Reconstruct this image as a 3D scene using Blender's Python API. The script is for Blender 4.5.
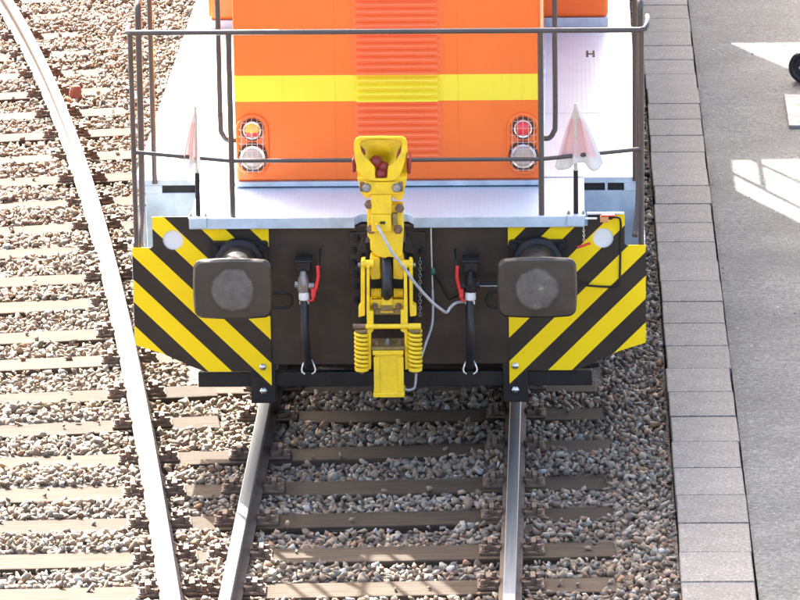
import bpy, bmesh, math, random
import numpy as np
from mathutils import Vector, Matrix
from mathutils.geometry import tessellate_polygon

random.seed(7); rng = np.random.default_rng(11)
for o in list(bpy.data.objects): bpy.data.objects.remove(o)
S = bpy.context.scene
COL = S.collection
rad = math.radians

# ------------------------------------------------------------------ camera
F_PX = 4800.0
CAM = Vector((1.039, -26.755, 8.386))
VPX, VPY = 163 / F_PX, 1360 / F_PX
def cam_axes():
    d = Vector((VPX, VPY, -1)).normalized()            # world +Y seen in camera axes
    u = (Vector((1, 0, 0)) - d * d.x).normalized()
    v = u.cross(d)
    th = CAM_ROLL
    x = u * math.cos(th) + v * math.sin(th)
    z = x.cross(d)
    return x, d, z
CAM_ROLL = 0.01472
wx, wy, wz = cam_axes()
R_wc = Matrix((wx, wy, wz))                            # rows: world axes in camera axes -> camera-to-world
cam_d = bpy.data.cameras.new('camera'); cam = bpy.data.objects.new('camera', cam_d); COL.objects.link(cam)
cam_d.sensor_width = 36; cam_d.lens = F_PX / 800 * 36; cam_d.clip_end = 3000; cam_d.clip_start = 0.5
cam.matrix_world = Matrix.Translation(CAM) @ R_wc.to_4x4()
S.camera = cam
def ray(u, v): return R_wc @ Vector(((u - 400) / F_PX, (300 - v) / F_PX, -1))
def at(u, v, y):                                       # measured point of the drawing -> place on the upright plane at y
    r = ray(u, v); return CAM + r * ((y - CAM.y) / r.y)
def atz(u, v, z):
    r = ray(u, v); return CAM + r * ((z - CAM.z) / r.z)

# ------------------------------------------------------------------ world, sun, exposure
SUN_AZ, SUN_EL = 24.0, 39.3
W = bpy.data.worlds.new('World'); S.world = W; W.use_nodes = True
nt = W.node_tree; bg = nt.nodes['Background']
sky = nt.nodes.new('ShaderNodeTexSky'); sky.sky_type = 'NISHITA'; sky.sun_disc = False
sky.sun_elevation = rad(SUN_EL); sky.sun_rotation = rad(-SUN_AZ); sky.dust_density = 7.0; sky.air_density = 0.8; sky.ozone_density = 0.6
nt.links.new(sky.outputs[0], bg.inputs[0]); bg.inputs[1].default_value = 0.13
sd = bpy.data.lights.new('sun', 'SUN'); sun = bpy.data.objects.new('sun', sd); COL.objects.link(sun)
sd.energy = 4.0; sd.angle = rad(0.53); sd.color = (1, .95, .88)
ldir = Vector((math.sin(rad(SUN_AZ)) * math.cos(rad(SUN_EL)), -math.cos(rad(SUN_AZ)) * math.cos(rad(SUN_EL)), -math.sin(rad(SUN_EL))))
sun.rotation_euler = ldir.to_track_quat('-Z', 'Y').to_euler(); sun.location = (-8, 16, 14)
S.view_settings.view_transform = 'Standard'; S.view_settings.look = 'None'; S.view_settings.gamma = 1
S.view_settings.exposure = 2.93; S.view_settings.use_curve_mapping = False
S.render.engine = 'CYCLES'

# ------------------------------------------------------------------ materials
def new_mat(name):
    m = bpy.data.materials.new(name); m.use_nodes = True
    return m, m.node_tree, m.node_tree.nodes['Principled BSDF']
def N(t, typ, **kw):
    n = t.nodes.new(typ)
    for k, v in kw.items(): setattr(n, k, v)
    return n
def coords(t, scale=(1, 1, 1)):
    tc = N(t, 'ShaderNodeTexCoord'); mp = N(t, 'ShaderNodeMapping'); mp.inputs['Scale'].default_value = scale
    t.links.new(tc.outputs['Object'], mp.inputs[0]); return mp.outputs[0]
def noise(t, co, scale, detail=4, rough=.6):
    n = N(t, 'ShaderNodeTexNoise'); n.inputs['Scale'].default_value = scale; n.inputs['Detail'].default_value = detail; n.inputs['Roughness'].default_value = rough
    t.links.new(co, n.inputs['Vector']); return n.outputs['Fac']
def ramp(t, fac, stops):
    r = N(t, 'ShaderNodeValToRGB'); e = r.color_ramp.elements
    while len(e) < len(stops): e.new(.5)
    for k, (p, c) in enumerate(stops):
        e[k].position = p; e[k].color = (*c, 1) if len(c) == 3 else c
    t.links.new(fac, r.inputs[0]); return r.outputs[0]
def mixc(t, fac, a, b, mode='MIX'):
    m = N(t, 'ShaderNodeMix', data_type='RGBA', blend_type=mode)
    for sock, val in ((m.inputs[0], fac), (m.inputs[6], a), (m.inputs[7], b)):
        if isinstance(val, (int, float)): sock.default_value = val
        elif isinstance(val, tuple): sock.default_value = (*val, 1)
        else: t.links.new(val, sock)
    return m.outputs[2]
def math_(t, op, a, b=None):
    m = N(t, 'ShaderNodeMath', operation=op)
    for i, v in enumerate((a, b)):
        if v is None: continue
        if isinstance(v, (int, float)): m.inputs[i].default_value = v
        else: t.links.new(v, m.inputs[i])
    return m.outputs[0]
def bump(t, b, h, strength=.3, dist=.01):
    n = N(t, 'ShaderNodeBump'); n.inputs['Strength'].default_value = strength; n.inputs['Distance'].default_value = dist
    t.links.new(h, n.inputs['Height']); t.links.new(n.outputs[0], b.inputs['Normal'])
def simple(name, col, rough=.5, metal=0., var=.25, vscale=6, dirt=None, dirt_amt=.5, dscale=9, bmp=0., bscale=60, coat=0., spec=.5):
    m, t, b = new_mat(name); co = coords(t)
    n1 = noise(t, co, vscale)
    lo = tuple(c * (1 - var) for c in col); hi = tuple(min(1, c * (1 + var * .6)) for c in col)
    c = ramp(t, n1, [(.3, lo), (.7, hi)])
    if dirt:
        n2 = noise(t, co, dscale, 6, .7)
        f = ramp(t, n2, [(.5, (0, 0, 0)), (.72, (dirt_amt,) * 3)])
        c = mixc(t, f, c, dirt)
    t.links.new(c, b.inputs['Base Color'])
    n3 = noise(t, co, vscale * 3)
    rr = ramp(t, n3, [(.3, (max(rough - .1, .02),) * 3), (.7, (min(rough + .1, 1),) * 3)])
    t.links.new(rr, b.inputs['Roughness']); b.inputs['Metallic'].default_value = metal
    b.inputs['Coat Weight'].default_value = coat; b.inputs['Specular IOR Level'].default_value = spec
    if bmp: bump(t, b, noise(t, co, bscale, 5), bmp, .004)
    return m
M = {}
M['grey'] = simple('light_grey_paint', (.48, .56, .62), .45, dirt=(.25, .24, .22), dirt_amt=.35, dscale=5)
M['black'] = simple('black_paint', (.014, .014, .015), .45, var=.3, dirt=(.04, .032, .026), dirt_amt=.5, spec=.3)
M['rail_black'] = simple('handrail_paint', (.070, .056, .050), .34, var=.2, dirt=(.10, .05, .03), dirt_amt=.4, dscale=14)
M['beam'] = simple('beam_brown_paint', (.043, .031, .023), .42, var=.35, vscale=3, dirt=(.075, .055, .04), dirt_amt=.6, dscale=4, bmp=.1, spec=.3)
M['under'] = simple('grime_and_gap_shade', (.02, .018, .016), .8, var=.4)  # grime; its dark colour also stands in for shade in gaps and slots
M['coupler'] = simple('coupler_yellow_paint', (.86, .58, .012), .42, var=.12, vscale=8, dirt=(.26, .16, .03), dirt_amt=.38, dscale=15)
M['rusty'] = simple('rusty_steel', (.20, .11, .06), .75, var=.4, vscale=30, dirt=(.10, .08, .06), bmp=.3)
M['grime_plate'] = simple('greasy_plate', (.22, .15, .045), .6, var=.4, vscale=20)
M['red'] = simple('red_handle_paint', (.72, .03, .03), .4, var=.15)
M['jaw_red'] = simple('jaw_red_paint', (.24, .022, .02), .4, var=.5, vscale=15)
M['rubber'] = simple('black_rubber', (.016, .018, .021), .45, var=.3, vscale=20)
M['steel'] = simple('bright_steel', (.62, .62, .60), .3, metal=1., var=.2, vscale=40)
M['dull_steel'] = simple('dull_steel', (.30, .29, .28), .5, metal=.7, var=.3, vscale=40)
M['white'] = simple('white_plastic', (.75, .75, .72), .5, var=.1)
M['cable'] = simple('grey_cable', (.42, .43, .44), .55, var=.25, vscale=25)
M['rope'] = simple('pale_rope', (.58, .50, .42), .8, var=.2, vscale=30)
M['green'] = simple('green_tag', (.03, .12, .08), .5)
M['plug_orange'] = simple('orange_plug', (.62, .28, .10), .5)
M['wood_pole'] = simple('flag_stick_wood', (.55, .47, .38), .6, var=.2, vscale=20)
M['chrome'] = simple('lamp_bezel_chrome', (.8, .8, .8), .16, metal=1., var=.05)
M['guard'] = simple('guard_wire_paint', (.75, .48, .36), .4, var=.1)
M['lamp_dark'] = simple('lamp_recess_dark', (.05, .03, .025), .6)
M['wheel'] = simple('wheel_steel', (.06, .05, .045), .6, metal=.4)
M['bolt_rust'] = simple('bolt_rust', (.17, .115, .078), .8, var=.4, vscale=35, bmp=.3)
M['plate_rust'] = simple('tie_plate_rust', (.165, .108, .072), .85, var=.4, vscale=25, bmp=.3)
M['red_stone'] = simple('reddish_brick', (.30, .11, .07), .85, var=.3, vscale=20, bmp=.5)
M['slab_pale'] = simple('pale_concrete', (.26, .255, .24), .85, var=.25, vscale=10, dirt=(.14, .13, .10), dirt_amt=.8, dscale=8, bmp=.4)
M['disc_dark'] = simple('dark_cast_iron', (.035, .035, .04), .38, metal=.5, var=.3, vscale=15)
M['glass'] = simple('window_glass', (.02, .025, .03), .05, var=.1)

def mk_orange(name, slat=False):
    m, t, b = new_mat(name); co = coords(t)
    n1 = noise(t, co, 2.2, 3)
    oc = ramp(t, n1, [(.3, (.88, .150, .012)), (.7, (.92, .168, .016))])
    if slat: oc = ramp(t, n1, [(.3, (.90, .175, .048)), (.7, (.93, .195, .058))])
    geo = N(t, 'ShaderNodeNewGeometry'); sp = N(t, 'ShaderNodeSeparateXYZ'); t.links.new(geo.outputs['Position'], sp.inputs[0])
    z = sp.outputs['Z']
    y = math_(t, 'MULTIPLY', math_(t, 'GREATER_THAN', z, 1.842), math_(t, 'LESS_THAN', z, 1.999))
    c = mixc(t, y, oc, (.88, .70, .03))
    streak = noise(t, coords(t, (9, 9, .6)), 3, 5)
    f = ramp(t, streak, [(.55, (0, 0, 0)), (.8, (.16,) * 3)])
    c = mixc(t, f, c, (.30, .12, .05))
    t.links.new(c, b.inputs['Base Color']); b.inputs['Roughness'].default_value = .42
    b.inputs['Coat Weight'].default_value = .15; b.inputs['Coat Roughness'].default_value = .25
    return m
M['orange'] = mk_orange('orange_body_paint'); M['orange_slat'] = mk_orange('louvre_paint', True)

def mk_deck():
    m, t, b = new_mat('deck_tread_paint'); co = coords(t)
    n1 = noise(t, co, 3.5, 5)
    c = ramp(t, n1, [(.3, (.46, .56, .635)), (.7, (.53, .635, .70))])
    d = noise(t, co, 11, 6, .7); f = ramp(t, d, [(.55, (0, 0, 0)), (.78, (.3,) * 3)])
    c = mixc(t, f, c, (.24, .22, .20))
    sp = N(t, 'ShaderNodeSeparateXYZ'); t.links.new(co, sp.inputs[0])
    def tri(s, k):
        a = math_(t, 'FRACT', math_(t, 'MULTIPLY', s, k)); return math_(t, 'ABSOLUTE', math_(t, 'SUBTRACT', a, .5))
    rr = math_(t, 'SQRT', math_(t, 'ADD', math_(t, 'POWER', tri(sp.outputs['X'], 36), 2), math_(t, 'POWER', tri(sp.outputs['Y'], 22), 2)))
    dots = ramp(t, rr, [(.10, (1, 1, 1)), (.20, (0, 0, 0))])
    c = mixc(t, math_(t, 'MULTIPLY', dots, .28), c, (.22, .21, .22))
    t.links.new(c, b.inputs['Base Color'])
    b.inputs['Roughness'].default_value = .33; b.inputs['Specular IOR Level'].default_value = .6
    bump(t, b, dots, .25, .003)
    return m
M['deck'] = mk_deck()

def mk_chevron():
    m, t, b = new_mat('chevron_paint'); co = coords(t)
    sp = N(t, 'ShaderNodeSeparateXYZ'); t.links.new(co, sp.inputs[0])
    ax = math_(t, 'ABSOLUTE', math_(t, 'ADD', sp.outputs['X'], .011))
    u = math_(t, 'SUBTRACT', sp.outputs['Z'], math_(t, 'MULTIPLY', ax, 1.0))
    fr = math_(t, 'FRACT', math_(t, 'DIVIDE', math_(t, 'ADD', u, .390 + 2.80), .280))
    y = math_(t, 'LESS_THAN', fr, .492)
    n1 = noise(t, co, 4)
    yc = ramp(t, n1, [(.3, (.90, .62, .006)), (.7, (.95, .67, .008))])
    kc = ramp(t, n1, [(.3, (.028, .021, .017)), (.7, (.040, .031, .025))])
    c = mixc(t, y, kc, yc)
    d = noise(t, co, 16, 6, .7); f = ramp(t, d, [(.6, (0, 0, 0)), (.8, (.4,) * 3)])
    c = mixc(t, f, c, (.10, .075, .05))
    t.links.new(c, b.inputs['Base Color']); b.inputs['Roughness'].default_value = .4; b.inputs['Specular IOR Level'].default_value = .22
    return m
M['chevron'] = mk_chevron()

def mk_bufhead():
    m, t, b = new_mat('buffer_face_steel'); co = coords(t)
    sp = N(t, 'ShaderNodeSeparateXYZ'); t.links.new(co, sp.inputs[0])
    oi = N(t, 'ShaderNodeObjectInfo'); vm = N(t, 'ShaderNodeVectorMath', operation='ADD'); cmb = N(t, 'ShaderNodeCombineXYZ')
    t.links.new(math_(t, 'MULTIPLY', oi.outputs['Random'], 30.), cmb.inputs[0]); t.links.new(co, vm.inputs[0]); t.links.new(cmb.outputs[0], vm.inputs[1]); c2 = vm.outputs[0]
    r = math_(t, 'SQRT', math_(t, 'ADD', math_(t, 'POWER', sp.outputs['X'], 2), math_(t, 'POWER', sp.outputs['Z'], 2)))
    n = noise(t, c2, 9, 6, .65); r2 = math_(t, 'ADD', r, math_(t, 'MULTIPLY', math_(t, 'SUBTRACT', n, .5), .065))
    base = ramp(t, noise(t, c2, 7, 6), [(.3, (.034, .030, .026)), (.7, (.055, .048, .040))])
    spot = ramp(t, noise(t, c2, 13, 7, .7), [(.3, (.060, .060, .060)), (.5, (.098, .098, .098)), (.62, (.12, .118, .112)), (.70, (.30, .25, .18))])
    f = ramp(t, r2, [(.112, (1, 1, 1)), (.130, (0, 0, 0))])
    ring = ramp(t, r2, [(.112, (0, 0, 0)), (.126, (.5, .5, .5)), (.15, (0, 0, 0))])
    c = mixc(t, f, base, spot); c = mixc(t, ring, c, (.022, .020, .019))
    t.links.new(c, b.inputs['Base Color']); b.inputs['Roughness'].default_value = .36; b.inputs['Metallic'].default_value = .35
    bump(t, b, noise(t, c2, 40, 4), .15, .003)
    return m
M['bufhead'] = mk_bufhead()

def mk_stone():
    m, t, b = new_mat('ballast_stone'); a = N(t, 'ShaderNodeAttribute', attribute_name='tint')
    co = coords(t); n = noise(t, co, 45, 4)
    c = mixc(t, .6, a.outputs['Color'], ramp(t, n, [(.3, (.55, .53, .5)), (.7, (1.25, 1.2, 1.15))]), 'MULTIPLY')
    t.links.new(c, b.inputs['Base Color']); b.inputs['Roughness'].default_value = .85
    bump(t, b, noise(t, co, 120, 3), .5, .004)
    return m
M['stone'] = mk_stone()

def mk_bed():
    m, t, b = new_mat('ballast_fines'); co = coords(t)
    v = N(t, 'ShaderNodeTexVoronoi'); v.inputs['Scale'].default_value = 38; t.links.new(co, v.inputs['Vector'])
    c = ramp(t, noise(t, co, 30, 5), [(.3, (.08, .065, .054)), (.7, (.18, .15, .12))])
    t.links.new(c, b.inputs['Base Color']); b.inputs['Roughness'].default_value = .95
    bump(t, b, v.outputs['Distance'], .8, .02)
    return m
M['bed'] = mk_bed()

def mk_wood():
    m, t, b = new_mat('sleeper_timber')
    oi = N(t, 'ShaderNodeObjectInfo')
    tc = N(t, 'ShaderNodeTexCoord'); mp = N(t, 'ShaderNodeMapping'); mp.inputs['Scale'].default_value = (1.2, 26, 26)
    t.links.new(tc.outputs['Object'], mp.inputs[0])
    off = N(t, 'ShaderNodeVectorMath', operation='ADD'); t.links.new(mp.outputs[0], off.inputs[0])
    cmb = N(t, 'ShaderNodeCombineXYZ'); t.links.new(math_(t, 'MULTIPLY', oi.outputs['Random'], 40.), cmb.inputs[0]); t.links.new(cmb.outputs[0], off.inputs[1])
    g = noise(t, off.outputs[0], 2.2, 7, .65)
    c = ramp(t, g, [(.25, (.017, .011, .007)), (.45, (.048, .034, .022)), (.6, (.068, .050, .033)), (.8, (.105, .082, .058))])
    blot = noise(t, coords(t, (2, 5, 5)), 2, 5)
    c = mixc(t, ramp(t, blot, [(.45, (0, 0, 0)), (.75, (.55,) * 3)]), c, (.032, .027, .023))
    br = math_(t, 'ADD', .8, math_(t, 'MULTIPLY', oi.outputs['Random'], .45))
    cb = N(t, 'ShaderNodeCombineXYZ')
    for i in range(3): t.links.new(br, cb.inputs[i])
    c = mixc(t, 1.0, c, cb.outputs[0], 'MULTIPLY')
    t.links.new(c, b.inputs['Base Color']); b.inputs['Roughness'].default_value = .85; b.inputs['Specular IOR Level'].default_value = .2
    bump(t, b, g, .7, .010)
    return m
M['wood'] = mk_wood()

def mk_concrete(name, lo, hi, speck, sc):
    m, t, b = new_mat(name); co = coords(t)
    oi = N(t, 'ShaderNodeObjectInfo')
    c = ramp(t, noise(t, co, 6, 6), [(.3, lo), (.7, hi)])
    c = mixc(t, .55, c, ramp(t, noise(t, co, 48, 5, .8), [(.40, (.45,) * 3), (.60, (1.55,) * 3)]), 'MULTIPLY')
    v = N(t, 'ShaderNodeTexVoronoi'); v.inputs['Scale'].default_value = sc; t.links.new(co, v.inputs['Vector'])
    s = math_(t, 'MULTIPLY', ramp(t, v.outputs['Distance'], [(.12, (1,) * 3), (.24, (0,) * 3)]), math_(t, 'GREATER_THAN', noise(t, co, sc * 1.1, 0), .57))
    c = mixc(t, math_(t, 'MULTIPLY', s, .8), c, speck)
    k = math_(t, 'ADD', .90, math_(t, 'MULTIPLY', oi.outputs['Random'], .2)); cb = N(t, 'ShaderNodeCombineXYZ')
    for i in range(3): t.links.new(k, cb.inputs[i])
    c = mixc(t, 1., c, cb.outputs[0], 'MULTIPLY')
    t.links.new(c, b.inputs['Base Color']); b.inputs['Roughness'].default_value = .85
    bump(t, b, noise(t, co, 150, 4), .5, .004)
    return m
M['slab'] = mk_concrete('paving_concrete', (.116, .109, .099), (.158, .149, .136), (.50, .50, .48), 48)
def mk_yard():
    m, t, b = new_mat('yard_grit'); co = coords(t)
    c = ramp(t, noise(t, co, 1.3, 6, .7), [(.32, (.084, .087, .082)), (.5, (.116, .119, .112)), (.68, (.158, .160, .150))])
    n2 = noise(t, co, 32, 8, .85)
    c = mixc(t, .8, c, ramp(t, n2, [(.40, (.35,) * 3), (.5, (.95,) * 3), (.60, (1.65,) * 3)]), 'MULTIPLY')
    st = noise(t, coords(t, (1.4, 5, 1)), 2.2, 7, .75)
    c = mixc(t, ramp(t, st, [(.48, (0,) * 3), (.64, (.55,) * 3)]), c, (.10, .098, .09))
    v = N(t, 'ShaderNodeTexVoronoi'); v.inputs['Scale'].default_value = 45; t.links.new(co, v.inputs['Vector'])
    s = math_(t, 'MULTIPLY', ramp(t, v.outputs['Distance'], [(.14, (1,) * 3), (.26, (0,) * 3)]), math_(t, 'GREATER_THAN', noise(t, co, 50, 0), .6))
    c = mixc(t, math_(t, 'MULTIPLY', s, .6), c, (.45, .45, .44))
    t.links.new(c, b.inputs['Base Color']); b.inputs['Roughness'].default_value = .92
    h = math_(t, 'ADD', n2, math_(t, 'MULTIPLY', st, 1.5)); bump(t, b, h, .8, .012)
    return m
M['yard'] = mk_yard()
def mk_railtop():
    m, t, b = new_mat('rail_running_surface'); co = coords(t, (60, .6, 1))
    c = ramp(t, noise(t, co, 2, 4), [(.3, (.12, .145, .18)), (.7, (.20, .235, .28))])
    t.links.new(c, b.inputs['Base Color']); b.inputs['Metallic'].default_value = .8; b.inputs['Roughness'].default_value = .38
    return m
M['rail_top'] = mk_railtop()
M['rail_side'] = simple('rail_rust', (.115, .082, .062), .85, var=.3, vscale=14, dirt=(.07, .06, .052), bmp=.2)
def mk_flag():
    m, t, b = new_mat('flag_cloth'); co = coords(t)
    sp = N(t, 'ShaderNodeSeparateXYZ'); t.links.new(co, sp.inputs[0])
    a = N(t, 'ShaderNodeAttribute', attribute_name='cloth')
    c = mixc(t, a.outputs['Fac'], (.80, .78, .74), (.80, .60, .57))
    t.links.new(c, b.inputs['Base Color']); b.inputs['Roughness'].default_value = .85
    tr = N(t, 'ShaderNodeBsdfTranslucent'); t.links.new(c, tr.inputs[0])
    mx = N(t, 'ShaderNodeMixShader'); mx.inputs[0].default_value = .35
    t.links.new(b.outputs[0], mx.inputs[1]); t.links.new(tr.outputs[0], mx.inputs[2]); t.links.new(mx.outputs[0], t.nodes['Material Output'].inputs[0])
    return m
M['flag'] = mk_flag()
def lens(name, col, rough=.12):
    m, t, b = new_mat(name); b.inputs['Base Color'].default_value = (*col, 1); b.inputs['Roughness'].default_value = rough
    b.inputs['Coat Weight'].default_value = .6
    co = coords(t); w = N(t, 'ShaderNodeTexWave'); w.inputs['Scale'].default_value = 60; t.links.new(co, w.inputs['Vector']); bump(t, b, w.outputs['Fac'], .3, .003)
    return m
M['lens_red'] = lens('red_lens', (.85, .03, .04)); M['lens_reflect'] = lens('amber_reflection', (.95, .50, .03)); M['lens_clear'] = lens('clear_lens', (.48, .39, .33), .15)  # the amber tone is a reflection painted onto a red lens
M['haze_paint'] = M['grey']

# ------------------------------------------------------------------ mesh helpers
class MB:
    def __init__(s): s.v = []; s.f = []; s.m = []
    def add(s, vs, fs, mi=0):
        o = len(s.v); s.v += [tuple(v) for v in vs]; s.f += [tuple(i + o for i in f) for f in fs]; s.m += [mi] * len(fs); return s
    def box(s, x0, x1, y0, y1, z0, z1, mi=0):
        vs = [(x, y, z) for z in (z0, z1) for y in (y0, y1) for x in (x0, x1)]
        return s.add(vs, [(0, 2, 3, 1), (4, 5, 7, 6), (0, 1, 5, 4), (2, 6, 7, 3), (0, 4, 6, 2), (1, 3, 7, 5)], mi)
    def cyl(s, p0, p1, r0, r1=None, n=16, mi=0, caps=True):
        return s.lathe([(0, r0), (1, r0 if r1 is None else r1)], p0, p1, n, mi, caps)
    def lathe(s, prof, p0, p1, n=20, mi=0, caps=True):
        p0 = Vector(p0); p1 = Vector(p1); a = p1 - p0; w = a.normalized()
        u = w.cross(Vector((0, 0, 1)) if abs(w.z) < .9 else Vector((1, 0, 0))).normalized(); v = w.cross(u)
        vs = []
        for tt, r in prof:
            c = p0 + a * tt
            for k in range(n):
                g = 2 * math.pi * k / n; vs.append(c + (u * math.cos(g) + v * math.sin(g)) * r)
        fs = []
        for j in range(len(prof) - 1):
            for k in range(n):
                k2 = (k + 1) % n; fs.append((j * n + k, j * n + k2, (j + 1) * n + k2, (j + 1) * n + k))
        if caps: fs.append(tuple(range(n))[::-1]); fs.append(tuple((len(prof) - 1) * n + k for k in range(n)))
        return s.add(vs, fs, mi)
    def tube(s, pts, r, n=10, mi=0, closed=False):
        pts = [Vector(p) for p in pts]; m = len(pts); vs = []; u = None
        for i, p in enumerate(pts):
            d = (pts[(i + 1) % m] - pts[i - 1]) if closed else (pts[min(i + 1, m - 1)] - pts[max(i - 1, 0)])
            d.normalize()
            if u is None: u = d.cross(Vector((0, 0, 1)) if abs(d.z) < .9 else Vector((1, 0, 0))).normalized()
            else: u = (u - d * u.dot(d)).normalized()
            v = d.cross(u); rr = r[i] if isinstance(r, (list, tuple)) else r
            for k in range(n):
                g = 2 * math.pi * k / n; vs.append(p + (u * math.cos(g) + v * math.sin(g)) * rr)
        fs = []
        for j in range(m if closed else m - 1):
            for k in range(n):
                k2 = (k + 1) % n; j2 = (j + 1) % m; fs.append((j * n + k, j * n + k2, j2 * n + k2, j2 * n + k))
        if not closed: fs.append(tuple(range(n))[::-1]); fs.append(tuple((m - 1) * n + k for k in range(n)))
        return s.add(vs, fs, mi)
    def prism(s, poly, y0, y1, holes=(), mi=0):              # poly: list of (x, z); extruded along y
        loops = [list(poly)] + [list(h) for h in holes]
        flat = [p for l in loops for p in l]; n = len(flat)
        tris = tessellate_polygon([[Vector((p[0], p[1], 0)) for p in l] for l in loops])
        vs = [(p[0], y0, p[1]) for p in flat] + [(p[0], y1, p[1]) for p in flat]
        fs = []
        for a, b, c in tris: fs.append((a, b, c)); fs.append((a + n, c + n, b + n))
        o = 0
        for l in loops:
            k = len(l)
            for i in range(k): j = (i + 1) % k; fs.append((o + i, o + j, o + j + n, o + i + n))
            o += k
        return s.add(vs, fs, mi)
    def mesh(s, name, mats, smooth=30, origin=(0, 0, 0)):
        me = bpy.data.meshes.new(name); ox, oy, oz = origin
        me.from_pydata([(x - ox, y - oy, z - oz) for x, y, z in s.v], [], s.f)
        bm = bmesh.new(); bm.from_mesh(me); bmesh.ops.recalc_face_normals(bm, faces=bm.faces); bm.to_mesh(me); bm.free()
        for m in (mats if isinstance(mats, (list, tuple)) else [mats]): me.materials.append(m)
        if len(set(s.m)) > 1: me.polygons.foreach_set('material_index', s.m)
        if smooth:
            me.polygons.foreach_set('use_smooth', [True] * len(me.polygons)); me.set_sharp_from_angle(angle=rad(smooth))
        return me
    def build(s, name, mats, parent=None, origin=None, smooth=35, bevel=0, seg=2, ploc=None):
        o = bpy.data.objects.new(name, s.mesh(name, mats, smooth, origin or (0, 0, 0))); COL.objects.link(o)
        if origin: o.location = origin
        if parent:
            o.parent = parent; o.location = o.location - (world_loc(parent) if origin else Vector((0, 0, 0)))
            if not origin:
                wl = world_loc(parent)
                if wl.length > 0: o.location = -wl
        if bevel:
            b = o.modifiers.new('bevel', 'BEVEL'); b.width = bevel; b.segments = seg; b.limit_method = 'ANGLE'; b.angle_limit = rad(40)
            if smooth: b.harden_normals = False
        return o
def world_loc(o):
    v = Vector((0, 0, 0))
    while o: v = v + o.location; o = o.parent
    return v
def link_copy(name, mesh, parent, loc, rotz=0):              # loc in world axes; parents here are never rotated
    o = bpy.data.objects.new(name, mesh); COL.objects.link(o); o.parent = parent
    o.location = Vector(loc) - world_loc(parent); o.rotation_euler = (0, 0, rotz); return o
def thing(name, label, cat, loc=(0, 0, 0), group=None):
    o = bpy.data.objects.new(name, None); COL.objects.link(o); o.location = loc; o.empty_display_size = .1
    o['label'] = label; o['category'] = cat
    if group: o['group'] = group
    return o
def struct(o, kind='structure', label=None):
    o['kind'] = kind
    if label: o['label'] = label
    return o
def arc(c, r, a0, a1, n, plane='xz', fixed=0):
    out = []
    for i in range(n + 1):
        g = rad(a0 + (a1 - a0) * i / n); p, q = c[0] + r * math.cos(g), c[1] + r * math.sin(g)
        out.append((p, q))
    return out
def rrect(x0, x1, z0, z1, r, n=5):
    if n == 6:
        c = rrect(x0, x1, z0, z1, r, 5); k = len(c); out = []
        for i in range(k):
            a, b = c[i], c[(i + 1) % k]; m = 8 if i % 6 == 5 else 1
            out += [(a[0] + (b[0] - a[0]) * j / m, a[1] + (b[1] - a[1]) * j / m) for j in range(m)]
        return out
    return arc((x1 - r, z1 - r), r, 0, 90, n) + arc((x0 + r, z1 - r), r, 90, 180, n) + arc((x0 + r, z0 + r), r, 180, 270, n) + arc((x1 - r, z0 + r), r, 270, 360, n)
def smoothpath(pts, n=6):                                     # Catmull-Rom
    P = [Vector(p) for p in pts]; P = [P[0] * 2 - P[1]] + P + [P[-1] * 2 - P[-2]]; out = []
    for i in range(1, len(P) - 2):
        for k in range(n):
            t = k / n; a, b, c, d = P[i - 1:i + 3]
            out.append(.5 * ((2 * b) + (c - a) * t + (2 * a - 5 * b + 4 * c - d) * t * t + (3 * b - a - 3 * c + d) * t ** 3))
    out.append(P[-2]); return out

# ------------------------------------------------------------------ ground
Z_SL = -.16                                                   # sleeper tops; rail tops are z = 0
mb = MB(); mb.box(-400, 400, -400, 400, -.5, -.42); struct(mb.build('ground', M['bed'], smooth=0))
mb = MB(); nx, ny = 60, 160                                   # ballast bed, gently uneven
xs = np.linspace(-8, 1.625, nx); ys = np.linspace(-9, 24, ny)
def bed_h(x, y):
    return -.176 + .014 * math.sin(2.1 * x + 1.3 * y) + .012 * math.sin(5.3 * y + 1.7 * x) + (.012 if x > 1.25 else 0) - (.012 if abs(x + .04) < .45 else 0)
vs = [(x, y, bed_h(x, y) - .012) for y in ys for x in xs]
fs = [(j * nx + i, j * nx + i + 1, (j + 1) * nx + i + 1, (j + 1) * nx + i) for j in range(ny - 1) for i in range(nx - 1)]
mb.add(vs, fs); struct(mb.build('ballast_bed', M['bed']))
mb = MB(); nx2, ny2 = 40, 120
xs2 = [2.035 + 9 * (i / (nx2 - 1)) ** 1.6 for i in range(nx2)]; ys2 = np.linspace(-9, 24, ny2)
vs = [(x, y, -.124 + .009 * math.sin(1.7 * x + .9 * y) * math.sin(1.1 * y - .6 * x) + .004 * math.sin(7 * y + 3 * x) - (.008 if x < 2.06 else 0)) for y in ys2 for x in xs2]
mb.add(vs, [(j * nx2 + i, j * nx2 + i + 1, (j + 1) * nx2 + i + 1, (j + 1) * nx2 + i) for j in range(ny2 - 1) for i in range(nx2 - 1)])
struct(mb.build('yard_ground', M['yard']))

# slab edging between the ballast and the yard
pav = bpy.data.objects.new('pavement', None); COL.objects.link(pav); pav.location = (1.83, -3, -.1); struct(pav, label='row of concrete slabs edging the ballast')
mb = MB(); mb.box(-.196, .196, -.2465, .2465, -.13, 0)
slab_me = mb.mesh('paving_slab', M['slab'], 0)
y0 = atz(700, 494.5, -.1).y
for k in range(-12, 36):
    yy = y0 + .25 + .5 * k
    if -6 < yy < 17:
        jx = random.uniform(-.007, .007); o = link_copy('paving_slab', slab_me, pav, (1.828 + jx, yy, -.10 + random.uniform(-.004, .004)), random.uniform(-.006, .006))
        o.rotation_euler.x = random.uniform(-.005, .005)
        b = o.modifiers.new('bevel', 'BEVEL'); b.width = .005; b.segments = 1

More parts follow.
